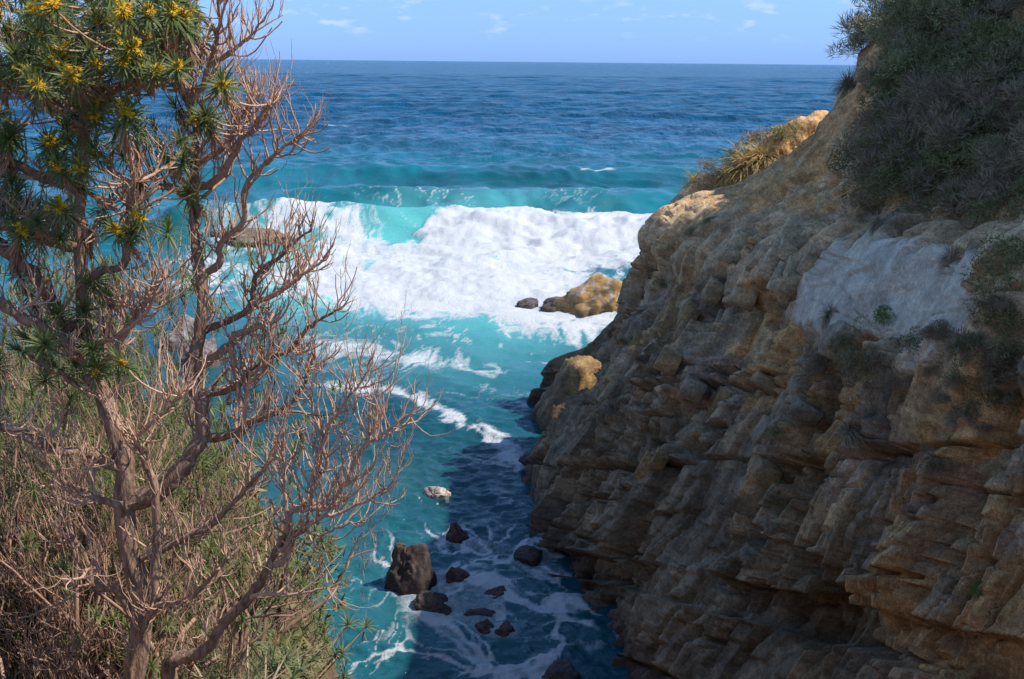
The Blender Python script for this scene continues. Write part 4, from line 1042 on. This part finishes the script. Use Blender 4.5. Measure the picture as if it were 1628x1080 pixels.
# ------------------------------------------------------------------ plants on the cliff
def cplant(kind, px, py, w_px, label, group=None, zs=1.0):
    p, n = on_cliff(px, py, 50 if px < 1290 and py < 315 and 'shoulder' in label or 'against the sea' in label or 'olden' in label else 2); dist = np.linalg.norm(p-CAM)
    return plant(kind, p - n*.08, w_px/1583*dist/1.7, label, group, n, zs)
CSPEC = [
 ('straw', 1180, 264, 100, .9, 'golden grass tussock glowing on the cliff shoulder, largest'),
 ('straw', 1210, 252, 84, .9, 'golden grass tussock right of the largest one'),
 ('straw', 1108, 300, 76, .9, 'golden grass tussock at the tip of the cliff shoulder'),
 ('straw', 1138, 288, 60, .8, 'small golden grass tussock between shoulder tip and largest tussock'),
 ('straw', 1160, 280, 62, .8, 'small drooping golden tussock just left of the largest'),
 ('light', 1242, 218, 62, .8, 'olive and straw coloured mound of shrub against the sea, right one'),
 ('brushg', 1200, 222, 58, .8, 'grey brown mound of shrub against the sea, left of the olive one'),
 ('dark', 1165, 246, 46, .8, 'small dark shrub on the shoulder above the golden tussocks'),
 ('brush', 1130, 272, 42, .8, 'dry grey bush at the left end of the cliff shoulder'),
 ('light', 1092, 368, 34, .7, 'small sunlit green plant on the lower ledge edge'),
 ('light', 1060, 398, 34, .7, 'lowest small sunlit green plant on the ledge edge'),
 ('dark', 1118, 350, 30, .7, 'tiny dark plant above the sunlit ledge plants'),
 ('bright', 1398, 518, 62, 1.0, 'bright green round bush growing out below the pale slab'),
 ('deadgrass', 1312, 498, 62, .9, 'dark brown grass clump on the pale slab'),
 ('dark', 1448, 548, 62, .9, 'dark bush right of the bright green one below the slab'),
 ('dark', 1348, 545, 62, .9, 'dark grey green bush left of the bright green one'),
 ('brush', 1310, 590, 84, 1.0, 'grey dry brush hanging below the pale slab'),
 ('brushg', 1372, 590, 78, 1.0, 'half green dry brush under the bright green bush'),
 ('deadgrass', 1300, 650, 84, 1.0, 'drooping dead grass below the hanging grey brush'),
 ('deadgrass', 1345, 690, 70, 1.0, 'lowest drooping dead grass under the slab'),
 ('brush', 1420, 620, 62, 1.0, 'small dry brush right of the hanging dead grass'),
 ('dark', 1598, 450, 92, 1.2, 'tall dark bush at the right frame edge beside the slab'),
 ('dark', 1592, 520, 84, 1.0, 'dark bush below the tall one at the right edge'),
 ('brushg', 1540, 570, 80, 1.0, 'brown dry bush right of the slab foot'),
 ('brush', 1600, 590, 80, 1.0, 'grey dry bush at the right edge below the dark ones'),
 ('dark', 1572, 645, 60, 1.0, 'round dark bush alone on the right cliff face'),
 ('deadgrass', 1512, 410, 56, 1.0, 'brown grass clump at the upper right corner of the slab'),
 ('deadgrass', 1255, 440, 44, 1.0, 'brown grass wedged left of the pale slab'),
 ('dark', 1240, 805, 46, .8, 'small dark bush in the middle of the lower cliff'),
 ('deadgrass', 1215, 830, 38, .8, 'tiny brown grass clump beside the mid cliff bush'),
 ('brushg', 1476, 742, 48, .8, 'small green bush on the right part of the cliff face'),
 ('bright', 1545, 950, 38, .7, 'small green plant low on the right cliff'),
 ('straw', 1552, 972, 32, .6, 'tan grass tuft under the low green plant'),
 ('deadgrass', 1185, 880, 36, .7, 'little grass clump low on the cliff centre'),
 ('dark', 1228, 690, 34, .7, 'little dark plant left of the drooping dead grass'),
 ('dark', 1050, 455, 32, .7, 'little dark plant on the orange rock near the far end'),
 ('brush', 1352, 78, 62, 1.2, 'sparse grey bush leaning out over the sea at the cliff brow'),
 ('light', 1362, 70, 40, 1.0, 'tuft of green leaves on the bush leaning over the sea'),
 ('deadgrass', 1345, 130, 60, 1.0, 'dark dead mat hanging under the cliff brow'),
 ('brush', 1385, 60, 80, 1.3, 'tall grey brush on the skyline'),
 ('brushg', 1410, 25, 70, 1.3, 'leafy brush on the skyline just above the tall grey one'),
 ('light', 1500, 30, 84, 1.0, 'sunlit yellow green shrub at the top edge'),
 ('light', 1560, 60, 84, 1.0, 'sunlit pale shrub right of the top one'),
 ('light', 1590, 20, 90, 1.0, 'sunlit pale shrub in the top right corner'),
 ('light', 1455, 85, 46, .9, 'small pale tipped shrub among the dark ones on the slope'),
 ('light', 1505, 95, 40, .9, 'small cream tipped shrub below the sunlit top shrubs'),
 ('light', 1460, 135, 34, .9, 'tiny cream tipped shrub above the grey brush'),
 ('light', 1600, 120, 54, .9, 'pale blue green shrub at the right edge'),
 ('deadgrass', 1390, 355, 50, 1.0, 'brown grass clump on the bench left of the slab top'),
 ('brush', 1600, 310, 80, 1.0, 'pale grey dead brush at the right edge above the bench'),
 ('dark', 1370, 310, 50, .9, 'dark plant at the foot of the bare orange slope'),
 ('dark', 1445, 232, 62, .9, 'rounded dark green shrub in the middle of the grey brush slope'),
]
for k_, px_, py_, wp_, zs_, lab_ in CSPEC: cplant(k_, px_, py_, wp_, lab_, None, zs_)
def in_veg(x, y):
    edge = np.interp(y, [-20, 60, 110, 150, 200, 260, 330, 360], [1415, 1380, 1388, 1390, 1378, 1380, 1372, 1375])
    return x > edge
n_v = 0
while n_v < 150:
    x = pr.uniform(1360, 1650); y = pr.uniform(-30, 345)
    if not in_veg(x, y): continue
    n_v += 1; t = pr.random()
    if y < 130: kind = 'brushg' if t < .3 else ('dark' if t < .55 else 'light')
    else: kind = 'brush' if t < .5 else ('brushg' if t < .75 else 'dark')
    lab = {'brush': 'grey dry brush on upper cliff', 'brushg': 'half green dry brush on upper cliff',
           'dark': 'dark green shrub on upper cliff', 'light': 'pale leaved shrub on upper cliff'}[kind] + ', ' + where_right(x, y)
    grp = {'brush': 'dry brush of the upper slope', 'brushg': 'half green brush of the upper slope', 'dark': 'dark shrubs of the upper slope', 'light': 'pale shrubs of the upper slope'}[kind]
    cplant(kind, x, y, pr.uniform(56, 100), lab, grp, pr.uniform(.8, 1.2))
for i in range(22):
    x = pr.uniform(1480, 1640); y = pr.uniform(480, 700); kind = pr.choice(['brush', 'deadgrass', 'brushg'])
    lab = {'brush': 'grey dry tuft on the right cliff below the slab', 'brushg': 'half green tuft scattered on the right cliff below the slab', 'deadgrass': 'dead grass scattered on the right cliff below the slab'}[kind]
    cplant(kind, x, y, pr.uniform(30, 56), lab, 'tufts on the right cliff face', .9)
